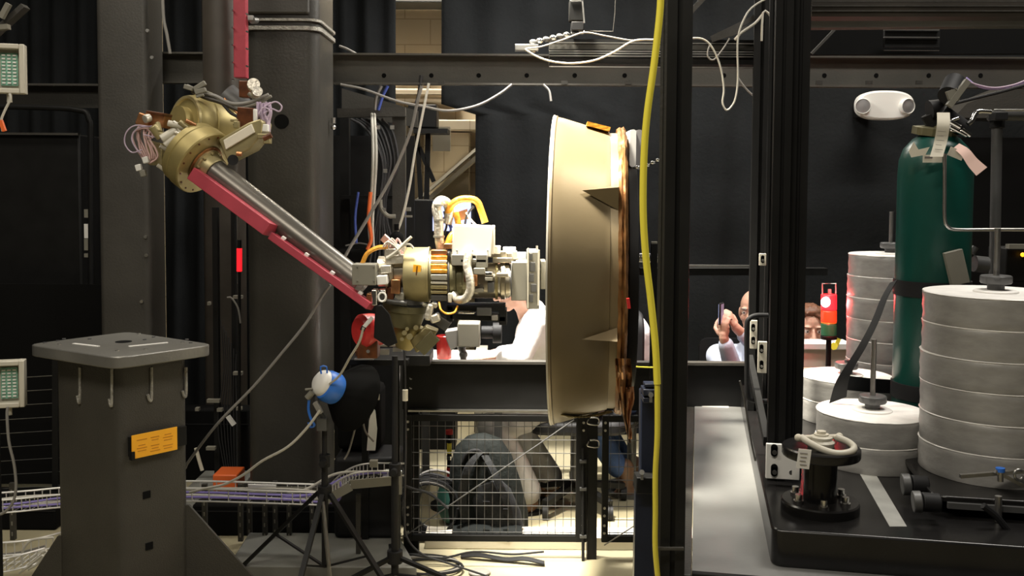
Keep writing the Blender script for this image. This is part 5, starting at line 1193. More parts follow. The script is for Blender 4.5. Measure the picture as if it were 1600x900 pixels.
obj('rear_shell', MB().prism([(0, 0), (px(24, K), px(4, K)), (px(24, K), -px(20, K)), (px(10, K), -px(30, K)), (px(2, K), -px(12, K))], P(696, 516, K), XA, ZA, YA, -.05, .05), 'cable', t, bevel=.004)
obj('lens_barrel', MB().cyl(P(752, 519, K), P(772, 519, K), px(10, K), n=28).cyl(P(770, 520, K), P(784, 520, K), px(16, K), n=32), 'rubber', t, bevel=.002)
obj('stand', MB().cyl(P(720, 540, K), P(724, 552, K), px(7, K), px(5, K)).ball(P(724, 554, K), px(7, K)).cyl(V(P(724, 554, K).x, K, .76), P(724, 554, K), px(5, K)).cyl(V(P(724, 554, K).x, K, .76), V(P(724, 554, K).x, K, .77), .06), 'knob', t)
t = thing('black_case', 'dark blue black case on a small table left of the desk', 'case', P(655, 565, 4.15))
obj('case', MB().box(P(655, 557, 4.2), (px(40, 4.2), .2, px(17, 4.2))), 'black', t, bevel=.005)
# second desk with the right hand people
t = thing('work_desk', 'dark desk behind the right end of the guard panel', 'desk', V(P(1240, 600, 5.0).x, 4.9, 0))
xa, xb = P(1092, 600, 5).x, P(1330, 600, 5).x
obj('desk_top', MB().box(((xa+xb)/2, 4.95, .72), (xb-xa, .5, .03)), 'black', t)
for x in (xa+.04, xb-.04): obj('leg', MB().box((x, 4.95, .352), (.05, .4, .705)), 'black', t)
t = thing('white_monitor_box', 'cream white box with a yellow sticker in front of the right hand person', 'box', V(P(1286, 560, 4.75).x, 4.75, .735))
obj('carton', MB().box(P(1284, 552, 4.78), (px(78, 4.75), .12, px(38, 4.75))), 'card', t, bevel=.004)
obj('lid', MB().box(P(1284, 538, 4.76), (px(82, 4.75), .14, px(10, 4.75))), 'white', t, bevel=.004)
obj('yellow_sticker', MB().cyl(P(1303, 541, 4.67), P(1303, 541, 4.685), px(6, 4.7), n=7).box(P(1309, 534, 4.675), (.02, .004, .035), m=Matrix.Rotation(R(20), 3, 'Y')), mat('yellow_sticker_paper', (.85, .75, .05), .6), t)
t = thing('signal_tower', 'signal tower light with lit red, orange red and green sections', 'signal light', P(1295, 560, 4.45))
K = 4.45; r_ = px(12, K)
def seg(n, y0, y1, m, q=1.0): return obj(n, MB().cyl(P(1295, y1, K), P(1295, y0, K), r_*q, n=32), m, t, bevel=.003)
seg('red_section', 460, 484, 'glassred'); seg('orange_section', 485, 503, 'glassred2'); seg('green_section', 505, 524, 'glassgreen'); seg('foot_section', 524, 530, 'black', 1.05); seg('collar', 503, 505, 'kapton')
obj('lit_core', MB().ball(P(1290, 472, K-.035), (.022, .012, .024)), 'hot', t)
obj('top_bracket', MB().tube(pp([(1285, 470), (1285, 443), (1306, 443), (1306, 470)], K+.0), .004, 8, 0).box(P(1296, 456, K), (.014, .012, .025)), 'alu', t)
obj('stem', MB().cyl(P(1295, 530, K), V(P(1295, 530, K).x, K, 0.0), .012), 'black', t)
l = bpy.data.lights.new('signal_glow', 'POINT'); l.energy = 5; l.color = (1, .04, .04); l.shadow_soft_size = .03
lo = bpy.data.objects.new('signal_glow', l); COL.objects.link(lo); lo.location = P(1291, 472, K-.09)

# chair, bags, backpack, coils
t = thing('office_chair', 'dark office chair under the person in white behind the gate', 'chair', V(P(900, 700, 5.0).x, 5.05, 0))
cx_ = P(900, 650, 5.05).x
obj('seat', MB().prism(rrect(-.25, .25, -.24, .24, .08), V(cx_, 5.05, 0), XA, YA, ZA, .43, .5), 'rubber', t, bevel=.02)
obj('backrest', MB().prism(rrect(-.22, .22, -.25, .25, .1), V(cx_+.3, 5.05, .8), YA, ZA, XA, -.02, .03), 'rubber', t, bevel=.012)
obj('back_arm', MB().tube([(cx_+.05, 5.05, .42), (cx_+.3, 5.05, .44), (cx_+.35, 5.05, .6), (cx_+.33, 5.05, .8)], .02, 8), 'black', t)
obj('gas_lift', MB().cyl((cx_, 5.05, .12), (cx_, 5.05, .43), .028), 'knob', t)
for k in range(5):
    a = k*2*PI/5+.3; e = V(cx_+.28*math.cos(a), 5.05+.28*math.sin(a), .08)
    lg = obj('leg', MB().bar((cx_, 5.05, .12), e, .04, .03), 'black', t); obj('castor', MB().cyl(e-V(.015, 0, .045), e+V(.015, 0, -.045), .035), 'rubber', lg)
def lump(name, prof, c, ax_, m, par, sq, seed, n=40):
    def f(r_, h, t_, k):
        q = noise.noise(V(math.cos(t_)*2+seed, math.sin(t_)*2, h*6)); return r_*(1+.12*q), h
    mb = MB().lathe(prof, (0, 0, 0), ZA, n, f)
    mb.v = [Vector(c)+Matrix.Rotation(ax_, 3, 'Y') @ V(v.x*sq[0], v.y*sq[1], v.z) for v in mb.v]
    return obj(name, mb, m, par)
bp = thing('backpack', 'dark green grey backpack leaning on the far side of the wide gate', 'backpack', V(P(765, 800, 4.62).x, 4.62, 0))
bc3 = V(P(772, 800, 4.6).x, 4.6, .0)
lump('main_bag', [(.0, .0), (.18, .01), (.2, .08), (.19, .25), (.165, .38), (.12, .46), (.05, .5), (0, .505)], bc3, -.18, 'pack', bp, (.92, .55), 2.2, 56)
lump('front_pocket', [(0, .04), (.11, .05), (.12, .12), (.11, .24), (.07, .3), (0, .31)], bc3+V(.06, -.085, 0), -.3, 'packg', bp, (.9, .45), 4.4)
lump('side_pocket', [(0, .02), (.08, .03), (.085, .15), (.05, .24), (0, .25)], bc3+V(-.13, -.04, .0), -.1, 'pack', bp, (.9, .7), 6.4)
obj('strap', MB().ribbon(pp([(732, 830, 4.5), (722, 780, 4.46), (730, 735, 4.46), (745, 712, 4.5), (758, 708, 4.52)]), .04, .012, (.9, .3, 0)), 'packg', bp)
obj('strap', MB().ribbon(pp([(800, 832, 4.48), (792, 790, 4.46), (775, 745, 4.46), (757, 712, 4.5)]), .035, .012, (.9, .3, 0)), 'packg', bp)
obj('grab_handle', MB().tube(pp([(722, 722), (730, 708), (746, 704), (756, 712)], 4.52), .009, 8), 'rubber', bp)
obj('buckle', MB().box(P(760, 790, 4.43), (.03, .01, .04)), 'rubber', bp); obj('buckle', MB().box(P(790, 800, 4.43), (.025, .01, .03)), 'rubber', bp)
bp2 = thing('duffel_bag', 'small black bag lying on the ground in front of the wide gate', 'bag', V(P(760, 850, 4.45).x, 4.45, 0))
lump('body', [(0, -.17), (.05, -.165), (.062, -.1), (.06, 0), (.064, .1), (.05, .16), (0, .17)], V(P(762, 860, 4.5).x, 4.47, .05), PI/2, 'pack', bp2, (.75, 1), 1.2)
obj('strap', MB().ribbon([V(P(x, 860, 4.3).x, 4.3-.02*k, .012+.012*(k % 2)) for k, x in enumerate((720, 750, 790, 820, 850))], .03, .005, (0, 1, .2)), 'rubber', bp2)
mb = MB()
t = thing('black_cable_coil', 'coil of black cables standing behind the left end of the wide gate', 'cable coil', V(P(672, 790, 4.55).x, 4.55, 0))
for k in range(9):
    r_ = .145-.007*(k % 4); c = P(668+k*2.0, 796, 4.5+.016*k); c.z = max(c.z, r_+.02)
    obj('coil', MB().tube([c+V(r_*math.cos(a*PI/12), .01*math.sin(a), r_*math.sin(a*PI/12)) for a in range(25)], .0065, 6, 0), ['rubber', 'cabled', 'cable'][k % 3 if k != 5 else 0], t)
for k in range(3):
    c = P(650+k*12, 850, 4.2); r0 = .16-.02*k
    obj('floor_coil', MB().tube([V(c.x+r0*1.2*math.cos(a*.42), 4.2+r0*.7*math.sin(a*.42)-.03*k, .012+.007*k) for a in range(16)], .006, 6, 3), ['cabled', 'cable', 'rubber'][k], None,
        ['black cable looped on the ground by the light stand, largest loop', 'grey cable looped on the ground by the light stand', 'black cable looped on the ground by the light stand, smallest loop'][k], 'cable')
cableobj('floor_cable', [(640, 866), (690, 872), (740, 862), (800, 866), (850, 862)], 3.5, 'rubber', 'black cable lying on the ground in front of the wide gate', 4.2)
mb = MB()
obj('green_bag', MB().ball(V(P(704, 820, 4.75).x, 4.75, .12), (.07, .08, .12), 16), mat('dark_teal_nylon', (.02, .09, .07), .6), None, 'dark teal bag wedged between cable coil and backpack', 'bag')
obj('white_cloth', MB().ball(V(P(750, 895, 4.2).x, G(752, 897, .0).y, .008), (.05, .04, .012), 14), 'cable', None, 'flat pale grey item on the cream ground at the bottom edge', 'item')

# ------------------------------------------------------------------ light stands and lamp
def tripod(name, lab, xp, D, ytop, ztop_hub, zlow, spread, angs, r0, parts_mat='black'):
    c = P(xp, ytop, D); x_ = c.x
    t = thing(name, lab, 'tripod', V(x_, D, 0))
    obj('centre_pole', MB().cyl((x_, D, zlow), (x_, D, zlow+.45), r0*1.25, n=16).cyl((x_, D, zlow+.4), (x_, D, c.z), r0, n=16), 'rubber', t)
    obj('collar', MB().cyl((x_, D, zlow+.42), (x_, D, zlow+.47), r0*2), 'rubber', t); obj('hub', MB().cyl((x_, D, ztop_hub-.02), (x_, D, ztop_hub+.03), r0*2.6), 'rubber', t)
    obj('knob', MB().cyl((x_, D-r0*2, zlow+.445), (x_, D-r0*2-.03, zlow+.445), .014), 'rubber', t)
    for a in angs:
        e = V(x_+spread*math.cos(R(a)), D+spread*math.sin(R(a)), .015); h = V(x_+.03*math.cos(R(a)), D+.03*math.sin(R(a)), ztop_hub)
        lg = obj('leg', MB().bar(h, e, .02, .014), parts_mat, t)
        mid = h.lerp(e, .5); obj('brace', MB().bar(V(x_, D, zlow), mid, .012, .008), 'rubber', t)
        obj('rubber_foot', MB().ball(e, .018, 10), 'rubber', lg)
    return t
TD = 3.9; hz = P(507, 770, TD).z
tp_ = tripod('lamp_tripod', 'black tripod carrying the blue work lamp in front of the wide column', 507, TD, 655, hz, .12, .46, (158, 325, 262), .011)
obj('silver_strut', MB().cyl((P(508, 780, TD).x, TD-.05, hz-.02), (P(518, 900, TD-.1).x, TD-.12, .1), .008), 'alu', tp_)
# lamp head: blue and white back, black shade facing right
t = thing('work_lamp', 'work lamp with blue rim, white back and wide black shade on a tripod', 'lamp', P(507, 655, TD))
dl = V(.62, .58, -.42).normalized(); lc = P(514, 604, TD)
obj('shade', MB().lathe([(px(14, TD), .02), (px(32, TD), .06), (px(54, TD), .13), (px(56, TD), .15), (px(54, TD), .15), (px(30, TD), .07)], lc, dl, 44, close=False), 'blackm', t)
obj('shade_disc', MB().lathe([(0, .135), (px(53, TD), .135), (px(53, TD), .14), (0, .14)], lc, dl, 44), 'blackm', t)
obj('blue_rim', MB().lathe([(px(18, TD), -.035), (px(22, TD), -.03), (px(25, TD), -.012), (px(25, TD), .03), (px(22, TD), .045), (px(17, TD), .04)], lc, dl, 40), 'blue', t)
wb = obj('white_back', MB().lathe([(0, -.052), (px(12, TD), -.05), (px(19, TD), -.036), (px(21.5, TD), -.02), (px(18, TD), .02)], lc-dl*.006+V(-.006, 0, .006), dl, 36), 'white', t)
_, lx, ly = basis(dl)
for a in range(6):
    q = lc-dl*.045+(lx*math.cos(a*PI/3)+ly*math.sin(a*PI/3))*px(12, TD); obj('vent_slot', MB().cyl(q, q-dl*.006, .006, n=8), 'rubber', wb)
obj('blue_loop', MB().tube(pp([(502, 584), (501, 573), (510, 573), (511, 584)], TD-.03), px(1.3, TD), 8, 2), 'blue', t)
obj('side_knob', MB().cyl(P(477, 609, TD-.03), P(492, 607, TD-.03), px(2, TD)).cyl(P(488, 613, TD-.04), P(480, 622, TD-.04), px(5, TD)), 'greyb', t)
obj('yoke', MB().tube(pp([(493, 608), (494, 625), (498, 640), (506, 655), (508, 668)], TD-.02), px(4, TD), 8).box(P(504, 662, TD-.02), (.04, .04, .05)), 'knob', t)
obj('blue_strap', MB().ribbon(pp([(483, 622), (482, 640), (486, 655), (491, 664), (486, 668), (482, 660)], TD-.04), .01, .003, (.8, .5, 0)), 'blue', t)
obj('plug', MB().bar(P(492, 628, TD-.05), P(502, 646, TD-.05), .022, .02), 'cable', t, bevel=.003)
SD = 3.95
tripod('light_stand', 'tall black stand with low spreading legs left of the guard fence', 617, SD, 556, .14, .07, .52, (340, 215, 100), .0125)
t = thing('small_black_table', 'small black table with cables beside the light stand', 'table', V(P(585, 570, 4.1).x, 4.1, .06))
xa, xb = P(548, 562, 4.1).x, P(640, 562, 4.1).x
obj('table_top', MB().box(((xa+xb)/2, 4.2, P(590, 563, 4.1).z), (xb-xa, .3, .025)), 'black', t, bevel=.003)
for x in (xa+.02, xb-.09): obj('leg', MB().box((x, 4.38, P(590, 563, 4.1).z/2), (.03, .03, P(590, 563, 4.1).z-.03)), 'black', t)
for y in (): obj('lower_shelf', MB().box(((xa+xb)/2-.02, 4.14, P(590, y, 4.1).z), (xb-xa-.1, .22, .02)), 'rubber', t)
for x0, y0, x1, y1, m in ((556, 548, 566, 556, 'brown'), (594, 546, 608, 554, 'greyb'), (560, 538, 634, 541, 'alu'), (614, 543, 628, 549, 'alu'), (554, 560, 584, 562, 'cable')):
    obj('fitting', MB().bar(P(x0, (y0+y1)/2, 4.02), P(x1, (y0+y1)/2, 4.02), .02, px(y1-y0, 4.02)), m, t)
t = thing('emergency_stop', 'round red housing with white plug on a brown block left of the arm end', 'emergency stop', P(570, 556, 3.8))
K = 3.8
obj('red_drum', MB().lathe([(px(14, K), -.09), (px(24, K), -.07), (px(27, K), -.02), (px(27, K), .02), (px(21, K), .035), (0, .04)], P(572, 517, K), V(-.75, -.65, 0), 40), 'redd', t)
obj('brown_block', MB().box(P(576, 544, K), (px(32, K), .08, px(28, K))), 'brown', t, bevel=.004)
obj('bolt', MB().cyl(P(575, 549, K-.045), P(575, 549, K-.05), .007), 'alu', t)
obj('white_plug', MB().bar(P(567, 513, K-.15), P(582, 496, K-.15), px(6, K), px(6, K)), 'white', t, bevel=.003)
obj('plug_tip', MB().bar(P(566, 516, K-.15), P(569, 510, K-.15), px(7, K), px(7, K)), 'rubber', t)
t = thing('black_equipment_bag', 'dark stack of equipment cases behind the blue work lamp', 'case', V(P(560, 700, 4.5).x, 4.5, 0))
obj('lower_case', MB().box((P(575, 700, 4.45).x, 4.5, .25), (px(100, 4.45), .25, .38)), 'rubber', t, bevel=.02)
obj('upper_case', MB().box((P(560, 640, 4.45).x, 4.55, .6), (px(70, 4.45), .2, .3)), 'blackm', t, bevel=.03)
obj('white_sheet', MB().prism([(0, 0), (px(14, 4.1), 0), (px(17, 4.1), px(36, 4.1)), (px(14, 4.1), px(66, 4.1)), (px(10, 4.1), px(72, 4.1)), (px(4, 4.1), px(50, 4.1))], P(573, 704, 4.3), XA, ZA, YA, 0, .01), 'white', None, 'narrow bright white sheet standing in the dark behind the work lamp', 'sheet')
obj('beige_patch', MB().box(P(585, 613, 4.35), (px(16, 4.3), .01, px(24, 4.3))), 'card', None, 'small cream card above the narrow white sheet', 'card')
obj('plug_box', MB().box(P(584, 724, 4.1), (px(12, 4.1), .03, px(10, 4.1))), 'greyb', None, 'small grey plug above the humped tray', 'plug')
cableobj('grey_cable', [(558, 655), (552, 680), (545, 705), (538, 718)], 3, 'cable', 'thin grey cable below the black lamp shade', 4.1)
cableobj('grey_cable', [(567, 660), (572, 676), (584, 690)], 3, 'cable', 'short grey cable crossing the narrow white sheet', 4.08)

# ------------------------------------------------------------------ people
def head(mb, c, fwd, s=1.0, up=ZA):
    f = Vector(fwd).normalized(); r = f.cross(up).normalized(); uu = r.cross(f).normalized()
    m = Matrix((r, f, uu)).transposed()
    def W(x, y, z): return c+(m @ V(x, y, z))*s
    mb.ball(W(0, -.012, .035), (.074*s, .094*s, .088*s), 24, m)      # skull
    mb.ball(W(0, .018, -.03), (.058*s, .07*s, .078*s), 20, m)        # face
    mb.ball(W(0, .055, -.092), (.026*s, .026*s, .022*s), 14, m)      # chin
    mb.ball(W(0, .02, -.075), (.052*s, .05*s, .035*s), 14, m)        # jaw
    mb.cap(W(0, .084, .012), W(0, .104, -.026), .008*s, .0135*s, 12)  # nose
    for k in (-1, 1):
        mb.ball(W(k*.012, .094, -.03), .0095*s, 10)
        mb.ball(W(k*.03, .078, .03), (.022*s, .012*s, .008*s), 12, m)  # brow
        mb.ball(W(k*.038, .06, -.022), (.02*s, .022*s, .02*s), 12, m)   # cheek
        mb.ball(W(k*.077, -.005, -.005), (.009*s, .02*s, .032*s), 12, m)   # ear
    mb.ball(W(0, .083, -.056), (.022*s, .012*s, .007*s), 12, m); mb.ball(W(0, .082, -.066), (.019*s, .012*s, .007*s), 12, m)
    return W, m
def hand(mb, wr, d, n, s=1.0, curl=(40, 55, 40), thumb=1, spread=3):
    # wr: wrist, d: direction of the palm, n: normal on the palm's inner side; fingers curl towards n
    d = Vector(d).normalized(); n = Vector(n); n = (n-d*n.dot(d)).normalized(); x = d.cross(n)*thumb
    m = Matrix((x, d, n)).transposed()
    mb.ball(wr+d*.045*s, (.036*s, .05*s, .014*s), 16, m); mb.ball(wr+d*.065*s, (.038*s, .03*s, .013*s), 16, m); mb.cap(wr-d*.02*s, wr+d*.02*s, .024*s, .024*s, 14)
    for i, (ox, L, r_) in enumerate(((.03, .072, .0088), (.011, .082, .0092), (-.009, .076, .0088), (-.027, .06, .0078))):
        p = wr+(d*.086+x*ox)*s; a = 0; rad = r_*s
        dd = (d+x*(ox*spread)).normalized()
        for k, (fr, cu) in enumerate(zip((.46, .3, .24), curl)):
            a += cu; e = p+(dd*math.cos(R(a))+n*math.sin(R(a)))*L*fr*s; mb.cap(p, e, rad, rad*.92, 10); p = e; rad *= .92
    p = wr+(d*.022+x*.03)*s; q = p+(d*.55+x*.7+n*.35).normalized()*.042*s; e = q+(d*.8+x*.05+n*.55).normalized()*.034*s; g_ = e+(d*.7-x*.25+n*.6).normalized()*.026*s
    mb.cap(p, q, .014*s, .0115*s, 12); mb.cap(q, e, .0115*s, .0095*s, 12); mb.cap(e, g_, .0095*s, .008*s, 12)
def face_bits(t, W, m, s, hairm):
    for k in (-1, 1):
        e = obj('eye', MB().ball(W(k*.03, .07, .008), .0125*s, 16), 'eye', t)
        obj('iris', MB().ball(W(k*.03, .0785, .008), (.006*s, .005*s, .006*s), 12, m), 'iris', e)
        obj('eyebrow', MB().cap(W(k*.045, .082, .031), W(k*.016, .089, .029), .004*s, .0045*s, 8), hairm, t)
    obj('lips', MB().cap(W(-.017, .092, -.061), W(.017, .092, -.061), .0045*s, .0045*s, 8), 'lip', t)
def hairshell(t, W, m, s, hairm, back=.0, low=.0):
    mb = MB()
    mb.ball(W(0, -.03, .05), (.082*s, .092*s, .088*s), 24, m)
    mb.ball(W(0, .01, .105), (.066*s, .06*s, .03*s), 18, m)
    for k in (-1, 1): mb.ball(W(k*.062, -.02, .02), (.022*s, .05*s, .05*s), 14, m)
    mb.ball(W(0, -.07, .0), (.066*s, .04*s, .07*s), 16, m)
    rr = random.Random(11)
    for k in range(46):
        a = rr.uniform(-2.6, 2.6); b = rr.uniform(.55, 1.35)
        q = V(math.sin(a)*math.cos(b)*.082, math.cos(a)*math.cos(b)*.088-.012, .045+math.sin(b)*.085)
        e_ = q+V(q.x*.18+rr.uniform(-.02, .02), q.y*.2+rr.uniform(-.01, .02), rr.uniform(-.035, .012))
        mb.cap(W(*q), W(*e_), .015*s, .006*s, 8)
    obj('hair', mb, hairm, t, mods=[remesh(.0045, 2)])
def trunk(mb, pelvis, chest, sh1, sh2, neck, q=1.0):
    ax_ = (chest-pelvis).normalized(); sd = (sh2-sh1).normalized(); fr = ax_.cross(sd).normalized()
    m = Matrix((sd, fr, ax_)).transposed()
    mb.ball(pelvis, (.165*q, .125*q, .13*q), 22, m)
    mb.ball(pelvis.lerp(chest, .35), (.15*q, .115*q, .15*q), 22, m); mb.ball(pelvis.lerp(chest, .7), (.165*q, .12*q, .16*q), 22, m)
    mb.ball(chest, (.175*q, .12*q, .14*q), 22, m)
    mb.cap(sh1, sh2, .062*q, .062*q, 16); mb.cap(chest+ax_*.08, neck, .075*q, .06*q, 16)

# person in the white shirt: seated, facing left, bent forward over the desk
pA = thing('person', 'seated person in a white shirt and grey trousers bent over the desk behind the arm', 'person', V(P(920, 800, 5.0).x, 5.0, 0))
pel, chs = P(908, 612, 5.0), P(850, 530, 4.96)
shN, shF = P(836, 506, 4.8), P(850, 498, 5.14); nk = P(824, 484, 4.96); hc_ = P(800, 448, 4.92)
eN, eF = P(812, 560, 4.72), P(818, 552, 5.2); wN, wF = P(780, 556, 4.8), P(776, 552, 5.08)
kN, kF = P(772, 668, 4.88), P(800, 664, 5.16); aN, aF = P(824, 762, 4.9), P(858, 768, 5.15)
hN, hF = pel+V(0, -.09, 0), pel+V(0, .09, 0)
mb = MB(); trunk(mb, pel, chs, shN, shF, nk); mb.cap(chs+V(-.05, 0, .07), nk, .07, .055); mb.cap(nk, hc_+V(.02, 0, -.03), .056, .052)
for s_, e_, w_ in ((shN, eN, wN), (shF, eF, wF)): mb.cap(s_, e_, .048, .038); mb.cap(e_, w_, .038, .026)
for h_, k_, a_ in ((hN, kN, aN), (hF, kF, aF)): mb.cap(h_, k_, .082, .058); mb.cap(k_, a_, .056, .038); mb.cap(a_, V(a_.x, a_.y, .07), .036, .034)
Wp, mm = head(mb, hc_, V(-.9, -.25, -.35))
hand(mb, wN, V(-.9, -.1, -.1), V(0, 0, -1), curl=(25, 35, 25), thumb=-1); hand(mb, wF, V(-.9, -.1, -.1), V(0, 0, -1), curl=(25, 35, 25), thumb=1)
obj('body', mb, 'skin', pA, mods=[remesh(.006, 3)])
face_bits(pA, Wp, mm, 1, 'hair'); hairshell(pA, Wp, mm, 1, 'hair')
mb = MB(); trunk(mb, pel+V(0, 0, .03), chs, shN, shF, nk+V(.03, 0, -.01), 1.16)
for s_, e_, w_ in ((shN, eN, wN), (shF, eF, wF)): mb.cap(s_, e_, .068, .06); mb.cap(e_, e_.lerp(w_, .8), .058, .043)
obj('shirt', mb, 'shirt', pA, mods=[remesh(.009, 4)])
mb = MB()
mb.ball(pel+V(0, 0, -.02), (.15, .19, .14), 20)
for h_, k_, a_ in ((hN, kN, aN), (hF, kF, aF)): mb.cap(h_, k_, .1, .078); mb.cap(k_, V(a_.x, a_.y, .12), .088, .074)
obj('trousers', mb, 'pants', pA, mods=[remesh(.009, 4)])
def shoe(t, a, d, m='shoe'):
    d = Vector(d); d.z = 0; d.normalize(); s = d.cross(ZA); b = V(a.x, a.y, 0)
    mm2 = Matrix((s, d, ZA)).transposed()
    mb = MB(); mb.ball(b+d*.0+ZA*.055, (.042, .06, .052), 16, mm2); mb.ball(b+d*.09+ZA*.038, (.046, .095, .036), 18, mm2); mb.cap(b+ZA*.06, b+ZA*.11-d*.005, .044, .042)
    sh = obj('shoe', mb, m, t, mods=[remesh(.006, 3)])
    obj('sole', MB().prism([(.046*math.cos(a_*PI/9), .05+.13*math.sin(a_*PI/9)) for a_ in range(18)], b, s, d, ZA, 0, .016), 'rubber', sh)
shoe(pA, aN, V(-1, -.2, 0)); shoe(pA, aF, V(-1, .1, 0))

# second person behind the narrow gate, mostly hidden: white shirt back, blue jeans, brown shoes
pD = thing('person', 'person in white shirt, blue jeans and brown shoes mostly hidden behind the ring', 'person', V(P(985, 800, 5.3).x, 5.3, 0))
pel, chs = P(988, 612, 5.3), P(980, 530, 5.3)
shN, shF = P(974, 508, 5.14), P(976, 506, 5.48); nk = P(958, 486, 5.3); hc_ = P(938, 462, 5.3)
kN, kF = P(918, 655, 5.2), P(930, 652, 5.42); aN, aF = P(976, 748, 5.2), P(990, 742, 5.42)
eN, eF = P(935, 552, 5.1), P(935, 550, 5.5); wN, wF = P(895, 552, 5.1), P(890, 552, 5.45)
mb = MB(); trunk(mb, pel, chs, shN, shF, nk); mb.cap(nk, hc_+V(.02, 0, -.03), .056, .052)
for s_, e_, w_ in ((shN, eN, wN), (shF, eF, wF)): mb.cap(s_, e_, .048, .038); mb.cap(e_, w_, .038, .026)
for h_, k_, a_ in ((pel+V(0, -.09, 0), kN, aN), (pel+V(0, .09, 0), kF, aF)): mb.cap(h_, k_, .082, .058); mb.cap(k_, a_, .056, .038)
Wp, mm = head(mb, hc_, V(-1, -.1, -.2)); hand(mb, wN, V(-1, 0, -.1), V(0, 0, -1), curl=(25, 35, 25), thumb=-1); hand(mb, wF, V(-1, 0, -.1), V(0, 0, -1), curl=(25, 35, 25))
obj('body', mb, 'skin', pD, mods=[remesh(.007, 3)]); face_bits(pD, Wp, mm, 1, 'hair'); hairshell(pD, Wp, mm, 1, 'hair')
mb = MB(); trunk(mb, pel+V(0, 0, .03), chs, shN, shF, nk+V(.03, 0, -.01), 1.16)
for s_, e_, w_ in ((shN, eN, wN), (shF, eF, wF)): mb.cap(s_, e_, .068, .06); mb.cap(e_, e_.lerp(w_, .8), .058, .043)
obj('shirt', mb, 'shirt', pD, mods=[remesh(.01, 4)])
mb = MB(); mb.ball(pel, (.15, .19, .13), 20)
for h_, k_, a_ in ((pel+V(0, -.09, 0), kN, aN), (pel+V(0, .09, 0), kF, aF)): mb.cap(h_, k_, .1, .08); mb.cap(k_, k_.lerp(a_, .8), .076, .06)
obj('jeans', mb, 'jeans', pD, mods=[remesh(.01, 4)])
for a_ in (aN, aF):
    mb = MB(); mb.cap(a_+V(.0, 0, .06), a_+V(0, 0, -.05), .052, .046); mb.cap(a_+V(.01, 0, -.07), a_+V(-.05, 0, -.13), .05, .042); mb.cap(a_+V(-.05, 0, -.13), a_+V(-.12, 0, -.15), .042, .034)
    obj('shoe', mb, 'shoe', pD, mods=[remesh(.007, 3)])
t = thing('stool', 'dark stool hidden under the person in jeans', 'stool', V(pel.x, 5.3, 0))
obj('seat', MB().cyl((pel.x, 5.3, .40), (pel.x, 5.3, .45), .19, n=32), 'rubber', t); obj('post', MB().cyl((pel.x+.0, 5.3, .02), (pel.x, 5.3, .4), .025), 'knob', t); obj('foot', MB().cyl((pel.x, 5.3, 0), (pel.x, 5.3, .02), .17, n=32), 'knob', t)

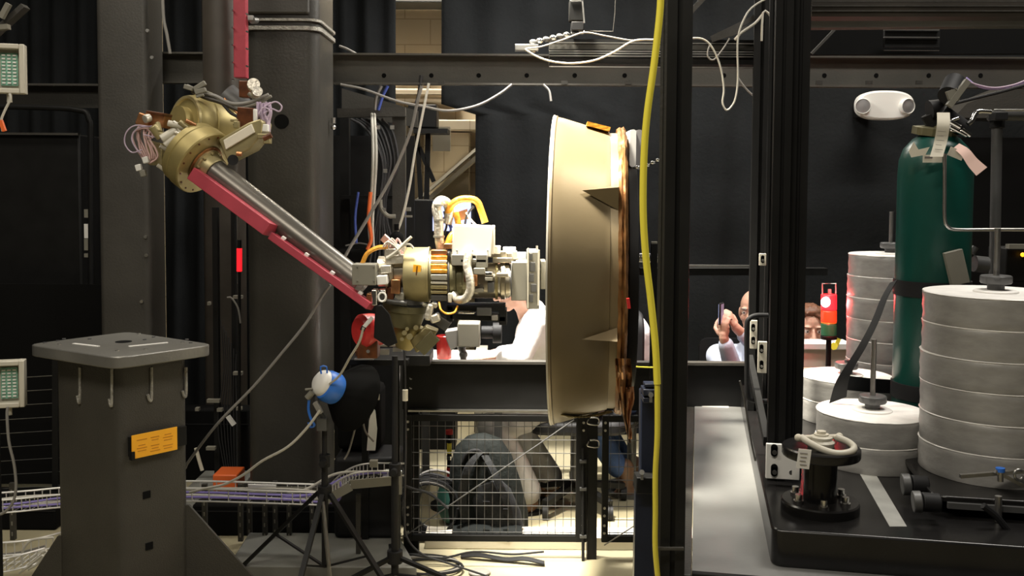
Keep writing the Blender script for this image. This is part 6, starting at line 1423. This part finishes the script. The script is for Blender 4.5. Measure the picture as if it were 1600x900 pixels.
# person holding up a phone
def sitter(lab, hc_, fwd, D, shirt, hairm, arms, bald=False):
    t = thing('person', lab, 'person', V(hc_.x, D+.05, 0))
    nk = hc_+V(0, .02, -.13); chs = hc_+V(0, .05, -.36); pel = V(hc_.x, D+.12, .52)
    sh = [hc_+V(-.18, .04, -.25), hc_+V(.18, .04, -.25)]
    mb = MB(); trunk(mb, pel, chs, sh[0], sh[1], nk); mb.cap(nk, hc_+V(0, 0, -.03), .056, .052)
    sm = MB(); trunk(sm, pel+V(0, 0, .04), chs, sh[0], sh[1], nk+V(0, .0, -.05), 1.14)
    for s_, (e_, w_, hd) in zip(sh, arms):
        mb.cap(s_, e_, .047, .037); mb.cap(e_, w_, .037, .025); sm.cap(s_, e_, .066, .058); sm.cap(e_, e_.lerp(w_, .84), .056, .041)
        hand(mb, w_, *hd)
    pm = MB(); pm.ball(pel+V(0, 0, -.0), (.19, .15, .12), 18)
    for k in (-1, 1):
        h_ = pel+V(k*.09, 0, -.02); kk = V(h_.x+k*.03, D-.3, .50); aa = V(kk.x, D-.22, .1)
        mb.cap(h_, kk, .08, .056); mb.cap(kk, aa, .054, .036); pm.cap(h_, kk, .098, .076); pm.cap(kk, aa, .074, .06); shoe(t, aa, V(0, -1, 0))
    Wp, mm = head(mb, hc_, fwd)
    obj('body', mb, 'skin', t, mods=[remesh(.0045, 3)]); face_bits(t, Wp, mm, 1, hairm)
    if not bald: hairshell(t, Wp, mm, 1, hairm)
    else:
        hm = MB()
        for k in (-1, 1): hm.ball(Wp(k*.064, -.035, .0), (.018, .045, .045), 14, mm)
        hm.ball(Wp(0, -.08, -.01), (.06, .03, .05), 14, mm); obj('hair', hm, hairm, t, mods=[remesh(.006, 3)])
    obj('shirt', sm, shirt, t, mods=[remesh(.009, 4)]); obj('trousers', pm, 'jeans', t, mods=[remesh(.01, 4)])
    c_ = thing('chair', 'dark chair under the '+lab.split(',')[0], 'chair', V(hc_.x, D+.14, 0))
    obj('seat', MB().prism(rrect(-.22, .22, -.2, .22, .06), V(hc_.x, D+.16, 0), XA, YA, ZA, .35, .39), 'rubber', c_)
    obj('backrest', MB().prism(rrect(-.2, .2, -.14, .14, .05), V(hc_.x, D+.42, .66), XA, ZA, YA, 0, .03), 'rubber', c_)
    for sx in (-.19, .19):
        for sy in (0, .36): obj('leg', MB().box((hc_.x+sx, D+sy, .175+(.12 if sy else 0)), (.025, .025, .35+(.25 if sy else 0))), 'knob', c_)
    return t
hb_ = P(1178, 488, 5.2)
wr = P(1131, 528, 4.95); el_ = P(1150, 592, 5.05)
wr2 = P(1150, 512, 5.0); el2 = P(1230, 590, 5.1)
sitter('balding person in a pale blue shirt holding up a phone', hb_, V(-.5, -.85, -.05), 5.25, 'shirtb', 'hairg',
       [(el_, wr, (V(-.05, -.1, 1), V(.5, .6, .15), .92, (35, 55, 40), 1)), (el2, wr2, (V(-.35, -.1, .6), V(-.7, .4, .1), .9, (45, 60, 40), -1))], bald=True)
ph = thing('phone', 'dark phone held up by the balding person', 'phone', P(1128, 488, 4.93))
mph = Matrix.Rotation(R(60), 3, 'Z')
obj('case', MB().box(P(1127, 490, 4.96), (.062, .01, .115), m=mph), 'rubber', ph, bevel=.004)
obj('screen', MB().box(P(1127, 490, 4.96)+mph @ V(0, .0056, 0), (.054, .001, .1), m=mph), 'screenblue', ph)
obj('back_panel', MB().box(P(1127, 490, 4.96)+mph @ V(0, -.0056, 0), (.045, .001, .1), m=mph), mat('violet_phone_back', (.3, .3, .55), .3), ph)
hc2 = P(1266, 515, 5.1)
wl_, wr_ = V(hc2.x-.12, 4.95, .77), V(hc2.x+.2, 4.95, .77)
pc = sitter('person with tousled brown hair, face lit red, behind the signal tower', hc2, V(-.1, -1, -.1), 5.2, 'shirtb', 'hair',
       [(V(hc2.x-.26, 5.1, .8), wl_, (V(.5, -.8, 0), V(0, 0, -1), .95, (15, 25, 15), 1)), (V(hc2.x+.3, 5.1, .8), wr_, (V(-.5, -.8, 0), V(0, 0, -1), .95, (15, 25, 15), -1))])
